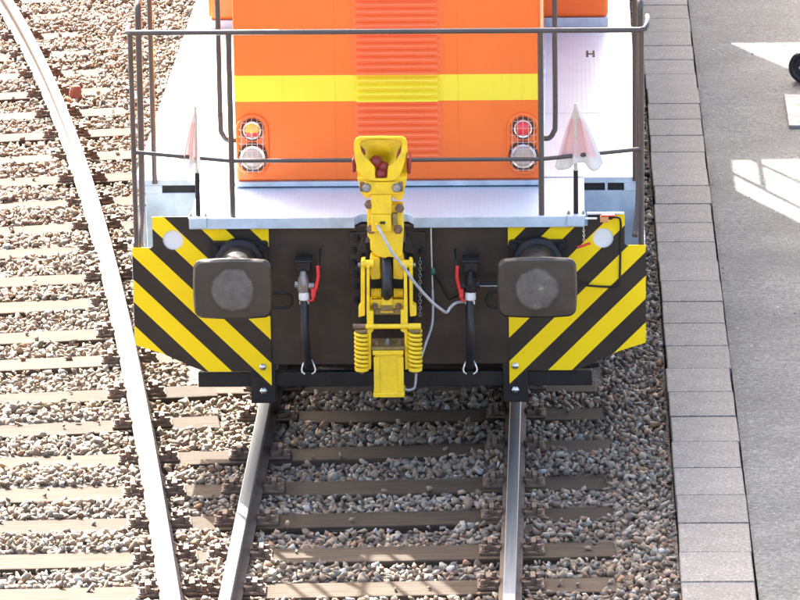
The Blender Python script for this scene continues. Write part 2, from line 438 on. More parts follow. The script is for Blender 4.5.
# ------------------------------------------------------------------ tracks
track = thing('railway_track', 'two converging railway tracks of steel rails on weathered timber sleepers', 'railway track', (-1, 0, Z_SL))
lp = np.array([(-3.604, 12.077), (-2.956, 9.323), (-2.527, 6.919), (-2.169, 4.8), (-1.852, 2.916), (-1.604, 1.232), (-1.387, -.284), (-1.208, -1.655), (-1.06, -2.902)])
pc = np.polyfit(lp[:, 1], lp[:, 0], 3)
def lx(y): return float(np.polyval(pc, y)) if y > -3.2 else float(np.polyval(pc, -3.2)) + (y + 3.2) * float(np.polyval(np.polyder(pc), -3.2))
def ldx(y): return (lx(y + .05) - lx(y - .05)) / .1
prof = [(-.0335, -.006), (-.029, -.001), (-.012, .0), (.012, .0), (.029, -.001), (.0335, -.006), (.0325, -.034), (.0085, -.046), (.0075, -.115), (.02, -.128), (.0625, -.138), (.0625, -.148), (-.0625, -.148), (-.0625, -.138), (-.02, -.128), (-.0075, -.115), (-.0085, -.046), (-.0325, -.034)]
def rail(pts):
    mb = MB(); n = len(prof); vs = []
    for i, (x, y) in enumerate(pts):
        a = pts[max(i - 1, 0)]; b = pts[min(i + 1, len(pts) - 1)]; d = Vector((b[0] - a[0], b[1] - a[1])).normalized()
        for (u, z) in prof: vs.append((x + d.y * u, y - d.x * u, z))
    fs = []; mi = []
    for j in range(len(pts) - 1):
        for k in range(n):
            k2 = (k + 1) % n; fs.append((j * n + k, j * n + k2, (j + 1) * n + k2, (j + 1) * n + k)); mi.append(1 if k in (0, 1, 2, 3, 4) else 0)
    fs.append(tuple(range(n))); mi.append(0); fs.append(tuple((len(pts) - 1) * n + k for k in range(n))[::-1]); mi.append(0)
    mb.v = vs; mb.f = fs; mb.m = mi
    return mb.build('rail', [M['rail_side'], M['rail_top']], track, smooth=25)
XL, XR = -.79, .71
rail([(XL, y) for y in np.linspace(-7, 16, 24)]); rail([(XR, y) for y in np.linspace(-7, 16, 24)])
rail([(lx(y), y) for y in np.linspace(-7, 15, 60)])
rail([(lx(y) - 1.503 * (1 + .5 * ldx(y) ** 2), y + 1.503 * ldx(y) * .98) for y in np.linspace(-7, 15, 60)])

# sleepers: (x0, x1, y at x=-1, slope)
SLP = []
shared = [(.175, .087), (-.49, .06), (-1.072, .062), (-1.682, .056), (-2.26, .05), (-2.86, .045), (-3.46, .04), (-4.06, .04)]
for yy, sl in shared: SLP.append((-3.3 + .06 * yy, 1.235 + random.uniform(-.02, .05), yy - .95 * sl, sl, False))
SLP.append((-.98, 1.24, .872, .02, False)); SLP.append((-1.24, 1.2, 1.50, 0, False)); SLP.append((-1.24, 1.22, 2.12, 0, False)); SLP.append((-1.24, 1.22, 2.75, 0, False))
lrow = [(-2.144, .659), (-2.211, 1.296), (-2.288, 2.028), (-2.351, 2.634), (-2.428, 3.359), (-2.494, 3.994), (-2.572, 4.69), (-2.633, 5.314), (-2.702, 5.972), (-2.777, 6.66), (-2.843, 7.306), (-3.218, 7.95), (-2.69, 8.75), (-2.602, 9.46), (-2.773, 10.116), (-2.903, 10.792), (-3.074, 11.457), (-3.23, 12.182), (-3.4, 12.85)]
for x, y in lrow:
    sl = -ldx(y); cxr = lx(y)
    sl = max(sl, .1)
    SLP.append((cxr - 1.98, cxr + (.50 if y > 1 else .47) + random.uniform(-.03, .03), y + (-1 - x) * sl, sl, True))
half = .125
boltm = MB()
boltm.lathe([(0, .024), (.12, .026), (.22, .026), (.25, .017), (.6, .017), (.62, .0175), (1, .0145)], (0, 0, 0), (0, 0, .036), 6)
screw_me = boltm.mesh('screw', M['bolt_rust'], 0)
cl = MB(); cl.box(-.028, .028, -.05, .05, 0, .024); cl.lathe([(0, .026), (.35, .026), (.36, .015), (1, .014)], (0, 0, .022), (0, 0, .062), 6); cl.box(-.045, -.02, -.045, .045, 0, .05)
clamp_me = cl.mesh('clamp', M['bolt_rust'], 0)
tp = MB(); tp.box(-.18, .18, -.078, .078, 0, .013); tp.box(-.085, -.068, -.07, .07, .013, .04); tp.box(.068, .085, -.07, .07, .013, .04)
plate_me = tp.mesh('tie_plate', M['plate_rust'], 0)
sl_meshes = {}
def tie(x, y, a):
    p = link_copy('tie_plate', plate_me, track, (x, y, Z_SL - .001), a)
    for sx in (-1, 1):
        c = bpy.data.objects.new('clamp', clamp_me); COL.objects.link(c); c.parent = p; c.location = (sx * .088, random.uniform(-.006, .006), .013); c.rotation_euler = (0, 0, 0 if sx < 0 else math.pi)
        for sy in (-1, 1):
            s = bpy.data.objects.new('screw', screw_me); COL.objects.link(s); s.parent = p; s.location = (sx * .150, sy * .048, .0135); s.rotation_euler = (0, 0, random.uniform(0, 1))
for (x0, x1, ym, sl, left) in SLP:
    xm = (x0 + x1) / 2; L = (x1 - x0) * math.sqrt(1 + sl * sl); yc = ym + (xm + 1) * sl; ang = math.atan(sl)
    hw = half + random.uniform(-.008, .008)
    mb = MB(); mb.box(-L / 2, L / 2, -hw, hw, -.16, 0)
    # a few saw-cut splits along the grain
    o = bpy.data.objects.new('sleeper', mb.mesh('sleeper', M['wood'], 0)); COL.objects.link(o); o.parent = track
    o.location = Vector((xm, yc, Z_SL + random.uniform(-.006, 0))) - track.location; o.rotation_euler = (0, 0, ang)
    b = o.modifiers.new('bevel', 'BEVEL'); b.width = .009; b.segments = 2
    if x0 < -2:
        t_ = 0
        yl = ym + (lx(yc) + 1) * sl; yl = ym + (lx(yl) + 1) * sl; tie(lx(yl), yl, -math.atan(ldx(yl)))
    if not left:
        for X in (XL, XR):
            if x0 < X < x1: tie(X, ym + (X + 1) * sl, 0 if yc > .6 else ang * .5)

# ballast stones: nobody could count them, one mesh of real stones
def stones(name, P, rad_, flat, tints, mat, seedv):
    g = np.random.default_rng(seedv); n = len(P)
    q = g.normal(size=(n, 4)); q[:, 1:3] *= .6; q /= np.linalg.norm(q, axis=1)[:, None]; w, x, y, z = q.T
    Rm = np.stack([np.stack([1 - 2 * (y * y + z * z), 2 * (x * y - z * w), 2 * (x * z + y * w)], 1), np.stack([2 * (x * y + z * w), 1 - 2 * (x * x + z * z), 2 * (y * z - x * w)], 1), np.stack([2 * (x * z - y * w), 2 * (y * z + x * w), 1 - 2 * (x * x + y * y)], 1)], 1)
    sc = np.stack([g.uniform(.95, 1.5, n), g.uniform(.75, 1.1, n), g.uniform(flat, 1.0, n)], 1)
    VV = []; FF = []; TT = []; off = 0; NP = 36; which = g.integers(0, NP, n)
    for k in range(NP):                                        # each prototype: the hull of a few random points, so flat broken faces
        bm = bmesh.new()
        for _ in range(9):
            p = g.uniform(-1, 1, 3); p = p / max(np.linalg.norm(p), 1e-3) * g.uniform(.75, 1.2); bm.verts.new(p)
        res = bmesh.ops.convex_hull(bm, input=bm.verts[:]); bmesh.ops.delete(bm, geom=list(set(v for v in res['geom_interior'] + res['geom_unused'] if isinstance(v, bmesh.types.BMVert))), context='VERTS')
        bmesh.ops.recalc_face_normals(bm, faces=bm.faces[:]); bm.verts.index_update()
        bv = np.array([v.co[:] for v in bm.verts]); bf = np.array([[v.index for v in f.verts] for f in bm.faces]); bm.free()
        ix = np.nonzero(which == k)[0]; m = len(ix); nb = len(bv)
        if not m: continue
        V = np.einsum('nij,nvj->nvi', Rm[ix], bv[None] * sc[ix][:, None, :]) * rad_[ix][:, None, None] + P[ix][:, None, :]
        VV.append(V.reshape(-1, 3)); FF.append((bf[None] + (off + np.arange(m) * nb)[:, None, None]).reshape(-1, 3)); TT.append(np.repeat(tints[ix], nb, 0)); off += m * nb
    V = np.concatenate(VV); Fa = np.concatenate(FF); T = np.concatenate(TT)
    me = bpy.data.meshes.new(name); me.vertices.add(len(V)); me.vertices.foreach_set('co', V.reshape(-1).astype(np.float32))
    me.loops.add(Fa.size); me.loops.foreach_set('vertex_index', Fa.reshape(-1).astype(np.int32))
    me.polygons.add(len(Fa)); me.polygons.foreach_set('loop_start', (np.arange(len(Fa)) * 3).astype(np.int32)); me.polygons.foreach_set('loop_total', np.full(len(Fa), 3, np.int32))
    me.update(); me.validate()
    at_ = me.attributes.new('tint', 'FLOAT_COLOR', 'POINT'); c = np.ones((len(V), 4), np.float32); c[:, :3] = T; at_.data.foreach_set('color', c.reshape(-1))
    me.materials.append(mat); o = bpy.data.objects.new(name, me); COL.objects.link(o); return o
sp_ = .0385
gx, gy = np.meshgrid(np.arange(-5.0, 1.62, sp_), np.arange(-4.4, 15.5, sp_)); P = np.stack([gx.ravel(), gy.ravel()], 1); P += rng.uniform(-.5, .5, P.shape) * sp_ * 1.1
X, Y = P[:, 0], P[:, 1]
lim = np.where(Y > 0, -2.75 - .115 * Y, -2.75 - .02 * Y)
keep = (X > lim) & (X < 1.612) & ~((Y > 1.6) & (X > -1.35) & (X < 1.25))
lxs = np.interp(Y, np.linspace(-8, 16, 400), [lx(v) for v in np.linspace(-8, 16, 400)])
for xr in (XL, XR): keep &= np.abs(X - xr) > .066
keep &= np.abs(X - lxs) > .068
onsl = np.zeros(len(X), bool)
for (x0, x1, ym, sl, left) in SLP:
    dy = Y - (ym + (X + 1) * sl); inside = (X > x0 - .008) & (X < x1 + .008) & (np.abs(dy) < half + .010); onsl |= inside
near_tie = np.zeros(len(X), bool)
stray = onsl & (rng.random(len(X)) < .016)
P2 = P[keep & ~onsl]; P3 = P[keep & stray & (np.abs(X - lxs) > .25) & (np.abs(X - XL) > .22) & (np.abs(X - XR) > .22)]
h2 = np.array([bed_h(x, y) for x, y in P2]) + rng.uniform(-.004, .022, len(P2))
r2 = rng.uniform(.015, .031, len(P2)) * np.where(rng.random(len(P2)) < .13, 1.3, 1)
r3 = rng.uniform(.012, .028, len(P3)); h3 = np.full(len(P3), Z_SL) + r3 * .45
PP = np.concatenate([np.column_stack([P2, h2]), np.column_stack([P3, h3])]); RR = np.concatenate([r2, r3]); n = len(PP)
pal = np.array([(.150, .126, .098), (.125, .100, .078), (.17, .152, .125), (.150, .118, .086), (.095, .082, .070), (.195, .182, .158), (.128, .122, .110), (.130, .098, .076)])
tint = pal[rng.integers(0, len(pal), n)] * rng.uniform(.68, 1.32, (n, 1)) * np.array((1.68, 1.60, 1.46))
rustm = rng.random(n) < .05; tint[rustm] = np.array((.26, .15, .085)) * rng.uniform(.7, 1.2, (rustm.sum(), 1))
lightm = rng.random(n) < .035; tint[lightm] = np.array((.40, .40, .37)) * rng.uniform(.7, 1.1, (lightm.sum(), 1))
bl = stones('ballast_stones', PP, RR, .5, tint, M['stone'], 3); struct(bl, 'stuff'); bl['label'] = 'brown-grey crushed stone ballast filling the cribs between sleepers'; bl['category'] = 'ballast'
# grit on the yard
n = 3200; PX = 2.05 + 1.6 * rng.random(n) ** 1.2; PY = rng.uniform(-4, 14.5, n)
PP = np.column_stack([PX, PY, -.123 + .009 * np.sin(1.7 * PX + .9 * PY) * np.sin(1.1 * PY - .6 * PX) + .004 * np.sin(7 * PY + 3 * PX)]); RR = rng.uniform(.002, .006, n) * np.where(rng.random(n) < .05, 1.7, 1)
tint = np.array((.34, .335, .32)) * rng.uniform(.7, 1.7, (n, 1))
gr = stones('yard_grit', PP, RR, .5, tint, M['stone'], 5); struct(gr, 'stuff'); gr['label'] = 'loose grey grit strewn over the yard'; gr['category'] = 'grit'

# ------------------------------------------------------------------ locomotive
loco = thing('shunting_locomotive', 'orange shunting locomotive with yellow band and black-yellow chevron plates, standing on the rails', 'locomotive', (0, 0, 0))
YH = .67
HX0, HX1 = -.928, .874
DZ = 1.32
# hood with its front panels
mb = MB(); mb.box(HX0, HX1, YH, 4.94, 1.356, 3.15); hood = mb.build('hood', M['orange'], loco, bevel=.02)
for a, b in ((HX0 + .018, -.3345), (-.3335, .3875), (.3885, HX1 - .018)):
    mb = MB(); mb.box(a, b, YH - .003, YH + .01, 1.372, 3.12); mb.build('hood_panel', M['orange'], hood)
mb = MB(); mb.box(HX0 - .012, HX1 + .012, YH - .022, YH + .06, 1.330, 1.357); mb.box(HX0 - .012, HX0 + .05, YH + .06, 4.9, 1.330, 1.357); mb.box(HX1 - .05, HX1 + .012, YH + .06, 4.9, 1.330, 1.357)
mb.build('hood_trim', M['grey'], loco, bevel=.004)
mb = MB(); mb.box(HX0 + .03, HX1 - .03, YH + .02, 4.9, 1.3205, 1.331); mb.build('hood_gap_shade', M['under'], loco)  # dark block fills the gap under the hood, shade put into its colour
# louvre slats
sm = MB(); L2 = .497 / 2
prof2 = [(0, -.014), (-.022, -.0125), (-.027, -.010), (-.026, -.006), (-.006, .010), (0, .013)]
m_ = len(prof2); vs = []
for sx, k in ((-L2, .0), (-L2 + .012, 1.), (L2 - .012, 1.), (L2, .0)):
    for (yy, zz) in prof2: vs.append((sx, yy * k, zz * (.75 + .25 * k)))
fs = [(j * m_ + i, j * m_ + i + 1, (j + 1) * m_ + i + 1, (j + 1) * m_ + i) for j in range(3) for i in range(m_ - 1)] + [(j * m_ + m_ - 1, j * m_, (j + 1) * m_, (j + 1) * m_ + m_ - 1) for j in range(3)]
sm.add(vs, fs); slat_me = sm.mesh('louvre_slat', M['orange_slat'], 25)
mb = MB(); mb.box(-.222, .285, YH - .0085, YH - .002, 1.500, 2.99); mb.build('louvre_panel', M['orange_slat'], hood)
for k in range(36): link_copy('louvre_slat', slat_me, hood, (.0315, YH - .0083, 1.523 + .0413 * k))

def lamp_unit(cx, red):
    u = bpy.data.objects.new('lamp_unit', None); COL.objects.link(u); u.parent = loco; u.location = (cx, YH - .006, 1.58)
    o = (cx, YH - .006, 1.58); zt, zb, hw = 1.672, 1.487, .084
    def stadium(w):
        return [(cx + w * math.cos(rad(a)), zt + w * math.sin(rad(a))) for a in range(0, 181, 15)] + [(cx + w * math.cos(rad(a)), zb + w * math.sin(rad(a))) for a in range(180, 361, 15)]
    mb = MB(); mb.tube([(x, YH - .008, z) for x, z in stadium(hw)], .014, 8, closed=True); mb.build('housing_rim', M['orange'], u, origin=o)
    mb = MB(); mb.prism(stadium(hw - .004), YH - .0115, YH - .004); mb.build('housing_back', M['orange_slat'], u, origin=o)
    c1, c2 = 1.676, 1.510
    for nm, cz, r, mt in (('signal_lamp', c1, .056, None), ('headlamp', c2, .076, 'lens_clear')):
        p = (cx, YH - .01, cz); q = (cx, YH - .05, cz)
        mb = MB(); mb.cyl((cx, YH - .008, cz), (cx, YH - .026, cz), r * 1.16, r * 1.16, 28); mb.build('lamp_socket', M['lamp_dark'], u, origin=o)
        mb = MB(); mb.lathe([(0, r * 1.02), (.7, r * 1.02), (1, r * .94), (.95, r * .80), (.6, r * .76)], (cx, YH - .012, cz), (cx, YH - .042, cz), 28, caps=False); mb.build('bezel', M['chrome'], u, origin=o)
        prof = [(0, r * .80), (.35, r * .76), (.7, r * .55), (.92, r * .28), (1, .001)]
        if mt: mb = MB(); mb.lathe(prof, (cx, YH - .026, cz), (cx, YH - .044, cz), 28); mb.build('lens', M[mt], u, origin=o)
        elif red: mb = MB(); mb.lathe(prof, (cx, YH - .026, cz), (cx, YH - .055, cz), 28); mb.build('lens', M['lens_red'], u, origin=o)
        else:
            mb = MB(); mb.lathe(prof, (cx, YH - .026, cz), (cx, YH - .050, cz), 28)
            mm = [0 if sum(mb.v[i][2] for i in f) / len(f) > cz - .012 else 1 for f in mb.f]; mb.m = mm  # upper faces take the painted reflection, lower ones stay red
            mb.build('lens', [M['lens_reflect'], M['lens_red']], u, origin=o)['label'] = 'red signal lens, reflection painted amber on its upper half'
    mb = MB()
    for k in range(-2, 3):
        x = cx + k * .032; top = zt + math.sqrt(max(hw ** 2 - (k * .032) ** 2, 0)); bot = zb - math.sqrt(max(hw ** 2 - (k * .032) ** 2, 0))
        mb.tube([(x, YH - .01, top), (x, YH - .056, top - .02), (x, YH - .060, (top + bot) / 2), (x, YH - .056, bot + .02), (x, YH - .01, bot)], .0015, 6)
    for k in range(8):
        z = zb - .055 + k * .042; w = hw if zb < z < zt else math.sqrt(max(hw ** 2 - (z - (zt if z > zt else zb)) ** 2, 1e-4))
        mb.tube([(cx - w, YH - .012, z), (cx - w + .012, YH - .058, z), (cx + w - .012, YH - .058, z), (cx + w, YH - .012, z)], .0015, 6)
    mb.build('wire_guard', M['guard'], u, origin=o)
    return u
lamp_unit(-.826, False)['label'] = 'caged lamp pair with red signal lens bearing a painted amber reflection over headlamp'; lamp_unit(.768, True)['label'] = 'caged lamp pair with red signal lens over headlamp'

# decks
DXL, DXR = -1.155, 1.125; OXL, OXR = -1.553, 1.46
deck = bpy.data.objects.new('deck', None); COL.objects.link(deck); deck.parent = loco
def dbox(name, x0, x1, y0, y1, z0=DZ - .05, z1=DZ, mt='deck', bev=.003):
    mb = MB(); mb.box(x0, x1, y0, y1, z0, z1); return mb.build(name, M[mt], deck, bevel=bev, seg=1)
# front plate with the notch for the coupler
mb = MB(); vs = [(DXL, -.03), (-.205, -.03), (-.165, .05), (.105, .05), (.145, -.03), (DXR, -.03), (DXR, .86), (DXL, .86)]
mb.add([(x, y, DZ) for x, y in vs] + [(x, y, DZ - .05) for x, y in vs], [tuple(range(8)), tuple(range(15, 7, -1))] + [(i, (i + 1) % 8, (i + 1) % 8 + 8, i + 8) for i in range(8)]); mb.build('deck_plate', M['deck'], deck, bevel=.003, seg=1)
for a, b in ((DXL, -.2), (.14, DXR)):
    mb = MB(); mb.box(a, b, -.045, -.031, DZ - .062, DZ + .002); mb.build('deck_lip', M['grey'], deck, bevel=.003, seg=1)
yj = atz(600, 113, DZ).y
dbox('deck_plate', OXL, HX0 + .03, .885, 2.55); dbox('deck_plate', OXL, HX0 + .03, 2.556, 4.98)
dbox('deck_plate', HX1 - .03, OXR, .885, yj - .003); dbox('deck_plate', HX1 - .03, OXR, yj + .003, 4.98)
dbox('deck_plate', OXL, OXR, 4.986, 18.0)
# small dark letter painted on the right-hand walkway
cH = atz(590.5, 54, DZ); mb = MB()
for dx in (-.021, .021): mb.box(cH.x + dx - .007, cH.x + dx + .007, cH.y - .09, cH.y + .09, DZ + .001, DZ + .003)
mb.box(cH.x - .015, cH.x + .015, cH.y - .012, cH.y + .012, DZ + .001, DZ + .0028); mb.build('painted_letter', M['black'], deck)
# step wells behind the chevron plates
def step_well(sx, xi, xo):
    s = bpy.data.objects.new('step_well', None); COL.objects.link(s); s.parent = loco
    a, b = min(xi, xo), max(xi, xo)
    mb = MB(); mb.box(a, b, .87, .905, .60, 1.238); mb.build('riser', M['grey'], s, bevel=.004)
    mb = MB(); mb.box(a, b, .865, .884, 1.285, 1.321); mb.build('nosing', M['grey'], s, bevel=.004)
    mb = MB(); mb.box(a, b, .884, .90, 1.238, 1.285); mb.build('slot', M['under'], s)  # opening closed by a dark strip in place of its shade
    o1, o2 = (xo, xo - sx * .10); mb = MB(); mb.box(min(o1, o2), max(o1, o2), .862, .8845, 1.236, 1.2855); mb.build('slot_end', M['grey'], s, bevel=.003)
    mid = (xi * .6 + xo * .4)
    mb = MB(); mb.box(mid - .008, mid + .008, .868, .8845, 1.236, 1.2855) if sx > 0 else mb.box(xi - .03, xi, .868, .8845, 1.236, 1.2855); mb.build('slot_rib', M['grey'], s)
    mb = MB(); mb.box(a, b, .06, .87, .80, .83); mb.build('tread', M['deck'], s, bevel=.004)
    mb = MB(); x2 = xo + (-sx) * .0; mb.box(min(xo, xo + sx * .012), max(xo, xo + sx * .012), .02, .87, .57, 1.16); mb.build('side_plate', M['grey'], s, bevel=.003)
    mb = MB(); xx = xi; mb.box(min(xx, xx - sx * .012), max(xx, xx - sx * .012), .06, .87, .57, 1.269); mb.build('inner_plate', M['grey'], s)
    ch = -1.255 if sx < 0 else 1.231
    mb = MB(); mb.box(ch - .09, ch + .09, .0075, .0115, 1.09, 1.262); mb.build('backing_plate', M['white'], s)
step_well(-1, -1.150, -1.486); step_well(1, 1.12, 1.462)

# headstock and running gear
mb = MB(); mb.box(-1.13, 1.11, .012, .14, .42, 1.262); mb.build('buffer_beam', M['beam'], loco, bevel=.008)
mb = MB(); mb.box(-1.05, 1.02, 0.14, 18.0, .62, 1.262); mb.build('underframe', M['under'], loco)
mb = MB(); mb.box(-.60, .52, .95, 17.5, .26, .63); mb.build('underfloor_blocker', M['under'], loco, bevel=.02)  # unseen block added to darken the space under the locomotive
for yy in (2.2, 5.0, 9.6, 12.2):
    w = bpy.data.objects.new('wheelset', None); COL.objects.link(w); w.parent = loco
    for X in (XL, XR):
        s = 1 if X > 0 else -1
        mb = MB(); mb.lathe([(0, .40), (.18, .535), (.32, .525), (.34, .50), (1, .49), (1, .40), (.7, .36), (.7, .15), (1.0, .12)], (X - s * .06, yy, .497), (X + s * .075, yy, .497), 40); mb.build('wheel', M['wheel'], w)
    mb = MB(); mb.cyl((XL, yy, .497), (XR, yy, .497), .08, .08, 16); mb.build('axle', M['wheel'], w)

# chevron plates
def circ(cx, cz, r, n=28): return [(cx + r * math.cos(2 * math.pi * i / n), cz + r * math.sin(2 * math.pi * i / n)) for i in range(n)]
lpoly = [(-1.373, 1.322), (-1.160, 1.322), (-1.160, 1.257), (-.700, 1.257), (-.702, .286), (-.802, .388), (-1.085, .388), (-1.15, .412), (-1.24, .455), (-1.34, .502), (-1.494, .552), (-1.494, 1.137), (-1.384, 1.137), (-1.373, 1.148)]
rpoly = [(-x - .018, z) for x, z in lpoly]
for poly, ch in ((lpoly, (-1.255, 1.183)), (rpoly, (1.231, 1.181))):
    mb = MB(); mb.prism(poly, -.004, .006, [circ(*ch, .060)]); p = mb.build('chevron_plate', M['chevron'], loco, smooth=0)
    bx = -.752 if ch[0] < 0 else .718
    for bz in (.417, .268):
        mb = MB(); mb.lathe([(0, .022), (.5, .022), (.8, .014), (1, .001)], (bx, (-.004 if bz > .3 else .008), bz), (bx, (-.026 if bz > .3 else -.014), bz), 6); mb.build('bolt', M['steel'], p, smooth=0)
# rail guards and cross bar below the beam
mb = MB(); mb.box(-1.135, 1.165, .05, .10, .277, .367); mb.build('guard_bar', M['black'], loco, bevel=.006)
for X in (-.752, .718):
    mb = MB(); mb.box(X - .072, X + .072, .008, .12, .19, .43); mb.build('rail_guard', M['black'], loco, bevel=.006)

# buffers
def buffer(cx, cz=1.055):
    u = bpy.data.objects.new('buffer', None); COL.objects.link(u); u.parent = loco; u.location = (cx, -.6, cz); o = (cx, -.6, cz)
    mb = MB(); mb.prism(rrect(cx - .168, cx + .168, cz - .15, cz + .125, .02), -.035, -.006); fl = mb.build('flange', M['black'], u, origin=o, smooth=0)
    for sx in (-1, 1):
        for sz in (-1, 1): mb = MB(); mb.lathe([(0, .022), (.6, .022), (.62, .013), (1, .013)], (cx + sx * .135, -.035, cz + sz * .1 - .01), (cx + sx * .135, -.07, cz + sz * .1 - .01), 6); mb.build('flange_bolt', M['black'], u, origin=o, smooth=0)
    mb = MB(); mb.lathe([(0, .148), (.06, .142), (.1, .118), (.62, .112), (.66, .122), (.72, .122), (.74, .10)], (cx, -.035, cz), (cx, -.50, cz), 36); mb.build('sleeve', M['black'], u, origin=o)
    mb = MB(); mb.cyl((cx, -.36, cz), (cx, -.585, cz), .095, .095, 32); mb.build('plunger', M['wheel'], u, origin=o)
    x0, x1, z0, z1 = cx - .216, cx + .216, cz - .165, cz + .165
    mb = MB(); n_ = 0; loops = []
    for ins, yy in ((.010, -.575), (0, -.583), (0, -.602), (.012, -.617), (.07, -.622), (.14, -.624)):
        loops.append([(x + (.010 * (1 - ((z - cz) / .17) ** 2) * (x - cx) / .216), yy, z + (.012 * (1 - ((x - cx) / .22) ** 2) * (z - cz) / .165)) for x, z in rrect(x0 + ins, x1 - ins, z0 + ins, z1 - ins, max(.04 - ins * .3, .012), 6)])
    k = len(loops[0]); vs = [p for l in loops for p in l]
    fs = [(j * k + i, j * k + (i + 1) % k, (j + 1) * k + (i + 1) % k, (j + 1) * k + i) for j in range(len(loops) - 1) for i in range(k)] + [tuple(range(k))[::-1], tuple((len(loops) - 1) * k + i for i in range(k))]
    mb.add(vs, fs); mb.build('head', M['bufhead'], u, origin=(cx, -.6, cz), smooth=40)
buffer(-.872); buffer(.853, 1.053)

# handrails
def hrail(name, pts, r=.0165, n=12, mt='rail_black', par=None):
    mb = MB(); mb.tube(pts, r, n); return mb.build(name, M[mt], par or loco, smooth=60)
fr = bpy.data.objects.new('front_railing', None); COL.objects.link(fr); fr.parent = loco
hrail('top_rail', [(-1.487, .22, 2.405), (-1.489, .10, 2.408), (-1.484, .02, 2.41), (-1.46, 0, 2.41), (1.44, 0, 2.407), (1.472, .015, 2.41), (1.487, .05, 2.43), (1.489, .11, 2.445), (1.489, .19, 2.445)], .0155, 14, par=fr)
for x, zb, r in ((-1.470, 1.0, .0155), (-.905, DZ, .0165), (.877, DZ, .0165), (1.452, 1.0, .0165)):
    hrail('post', [(x, .004 if abs(x) < 1.2 else .03, zb), (x, 0.002 if abs(x) < 1.2 else .02, 2.40)], r, par=fr)
hrail('middle_rail', [(-1.470, .02, 1.703), (-.95, 0, 1.656), (-.90, 0, 1.652), (.87, 0, 1.652), (.92, 0, 1.656), (1.452, .02, 1.703)], .0125, par=fr)
def bent(pts, r): return hrail('grab_rail', smoothpath(pts, 5), r)
bent([(-1.455, .10, 1.10), (-1.452, .09, 1.18), (-1.452, .24, 1.33), (-1.449, .27, 1.6), (-1.446, .27, 2.0), (-1.444, .27, 2.42), (-1.444, .33, 2.52), (-1.444, .6, 2.56), (-1.446, 2.2, 2.6), (-1.446, 4.9, 2.6)], .019)
bent([(-1.428, .86, 1.30), (-1.428, .86, 1.6), (-1.428, .86, 2.2), (-1.428, .86, 2.56)], .016)
bent([(1.415, .12, 1.16), (1.424, .16, 1.20), (1.438, .24, 1.34), (1.444, .27, 1.6), (1.448, .27, 2.0), (1.450, .27, 2.42), (1.450, .33, 2.52), (1.450, .6, 2.56), (1.45, 2.2, 2.6), (1.43, 4.9, 2.6)], .019)
bent([(1.428, .86, 1.30), (1.428, .86, 1.6), (1.428, .86, 2.2), (1.428, .86, 2.56)], .016)
for s, xg, xh in ((-1, -1.012, HX0), (1, .957, HX1)):
    bent([(xh - s * .01, YH + .02, 1.605), (xh + s * .045, YH, 1.610), (xg - s * .01, YH - .01, 1.65), (xg, YH - .01, 1.72), (xg, YH - .01, 2.2), (xg, YH - .01, 2.75), (xg - s * .01, YH, 2.85), (xh - s * .01, YH + .02, 2.9)], .0155)

# cab seen behind the hood; rear body unseen, shaped for the yard shade
cab = bpy.data.objects.new('cab', None); COL.objects.link(cab); cab.parent = loco
CX0, CX1 = -1.398, 1.305
mb = MB(); mb.box(CX0, CX1, 4.96, 8.2, 1.385, 3.75); mb.build('cab_wall', M['orange'], cab, bevel=.03)
mb = MB(); mb.box(CX0, CX1, 4.95, 8.2, 1.3215, 1.385); mb.build('cab_sill', M['grey'], cab, bevel=.004)
mb = MB(); mb.prism([(CX0 - .05, 3.75), (CX1 + .05, 3.75), (CX1 - .02, 3.95), (.6, 4.1), (-.7, 4.1), (CX0 + .02, 3.95)], 4.85, 8.3); mb.build('cab_roof', M['grey'], cab, smooth=0)
for a, b in ((CX0 + .1, -.3), (.2, CX1 - .1)):
    mb = MB(); mb.box(a, b, 4.952, 4.958, 3.2, 3.68); mb.build('cab_window', M['glass'], cab)
mb = MB(); mb.box(-.93, .87, 8.2, 10.75, 1.356, 2.60); mb.build('rear_hood', M['orange'], loco, bevel=.02)  # unseen; its height sets the edge of the sun patch
for a, b, z in ((10.75, 12.95, 3.25), (14.6, 18.0, 3.25)): mb = MB(); mb.box(-1.40, 1.40, a, b, 1.325, z); mb.build('rear_shade_box', M['orange'], loco, bevel=.02)  # unseen boxes added to shade the yard, parted to let a sun patch through
mb = MB(); mb.box(-.9, .85, 12.95, 14.6, 1.325, 1.9); mb.build('rear_gap_filler', M['orange'], loco, bevel=.02)  # unseen, kept low so sun passes between the shading boxes
hrail('rear_handrail', [(1.38, 8.45, 1.32), (1.38, 8.45, 2.6), (1.38, 10.6, 2.6), (1.38, 10.6, 1.32)], .02)
hrail('rear_handrail', [(1.38, 9.2, 1.32), (1.38, 9.2, 2.6)], .018); hrail('rear_handrail', [(1.38, 8.45, 1.95), (1.38, 10.6, 1.95)], .018)

# coupler --------------------------------------------------------------
cp = bpy.data.objects.new('shunting_coupler', None); COL.objects.link(cp); cp.parent = loco; cp.location = (-.03, -.4, .36)
CO = (-.03, -.4, .36); YC = -.42
def cb(name, mb, mt='coupler', bevel=.004, smooth=35, seg=2):
    return mb.build(name, M[mt] if isinstance(mt, str) else mt, cp, origin=CO, bevel=bevel, smooth=smooth, seg=seg)
def cbox(name, u0, v0, u1, v1, y, depth, mt='coupler', bevel=.005):
    a = at(u0, v1, y); b = at(u1, v0, y); mb = MB(); mb.box(a.x, b.x, y, y + depth, a.z, b.z); return cb(name, mb, mt, bevel)
def pxl(pts, y): return [(p.x, p.z) for p in (at(u, v, y) for u, v in pts)]
def g8(pts, ox, oy, k=8.): return [(ox + a / k, oy + b / k) for a, b in pts]
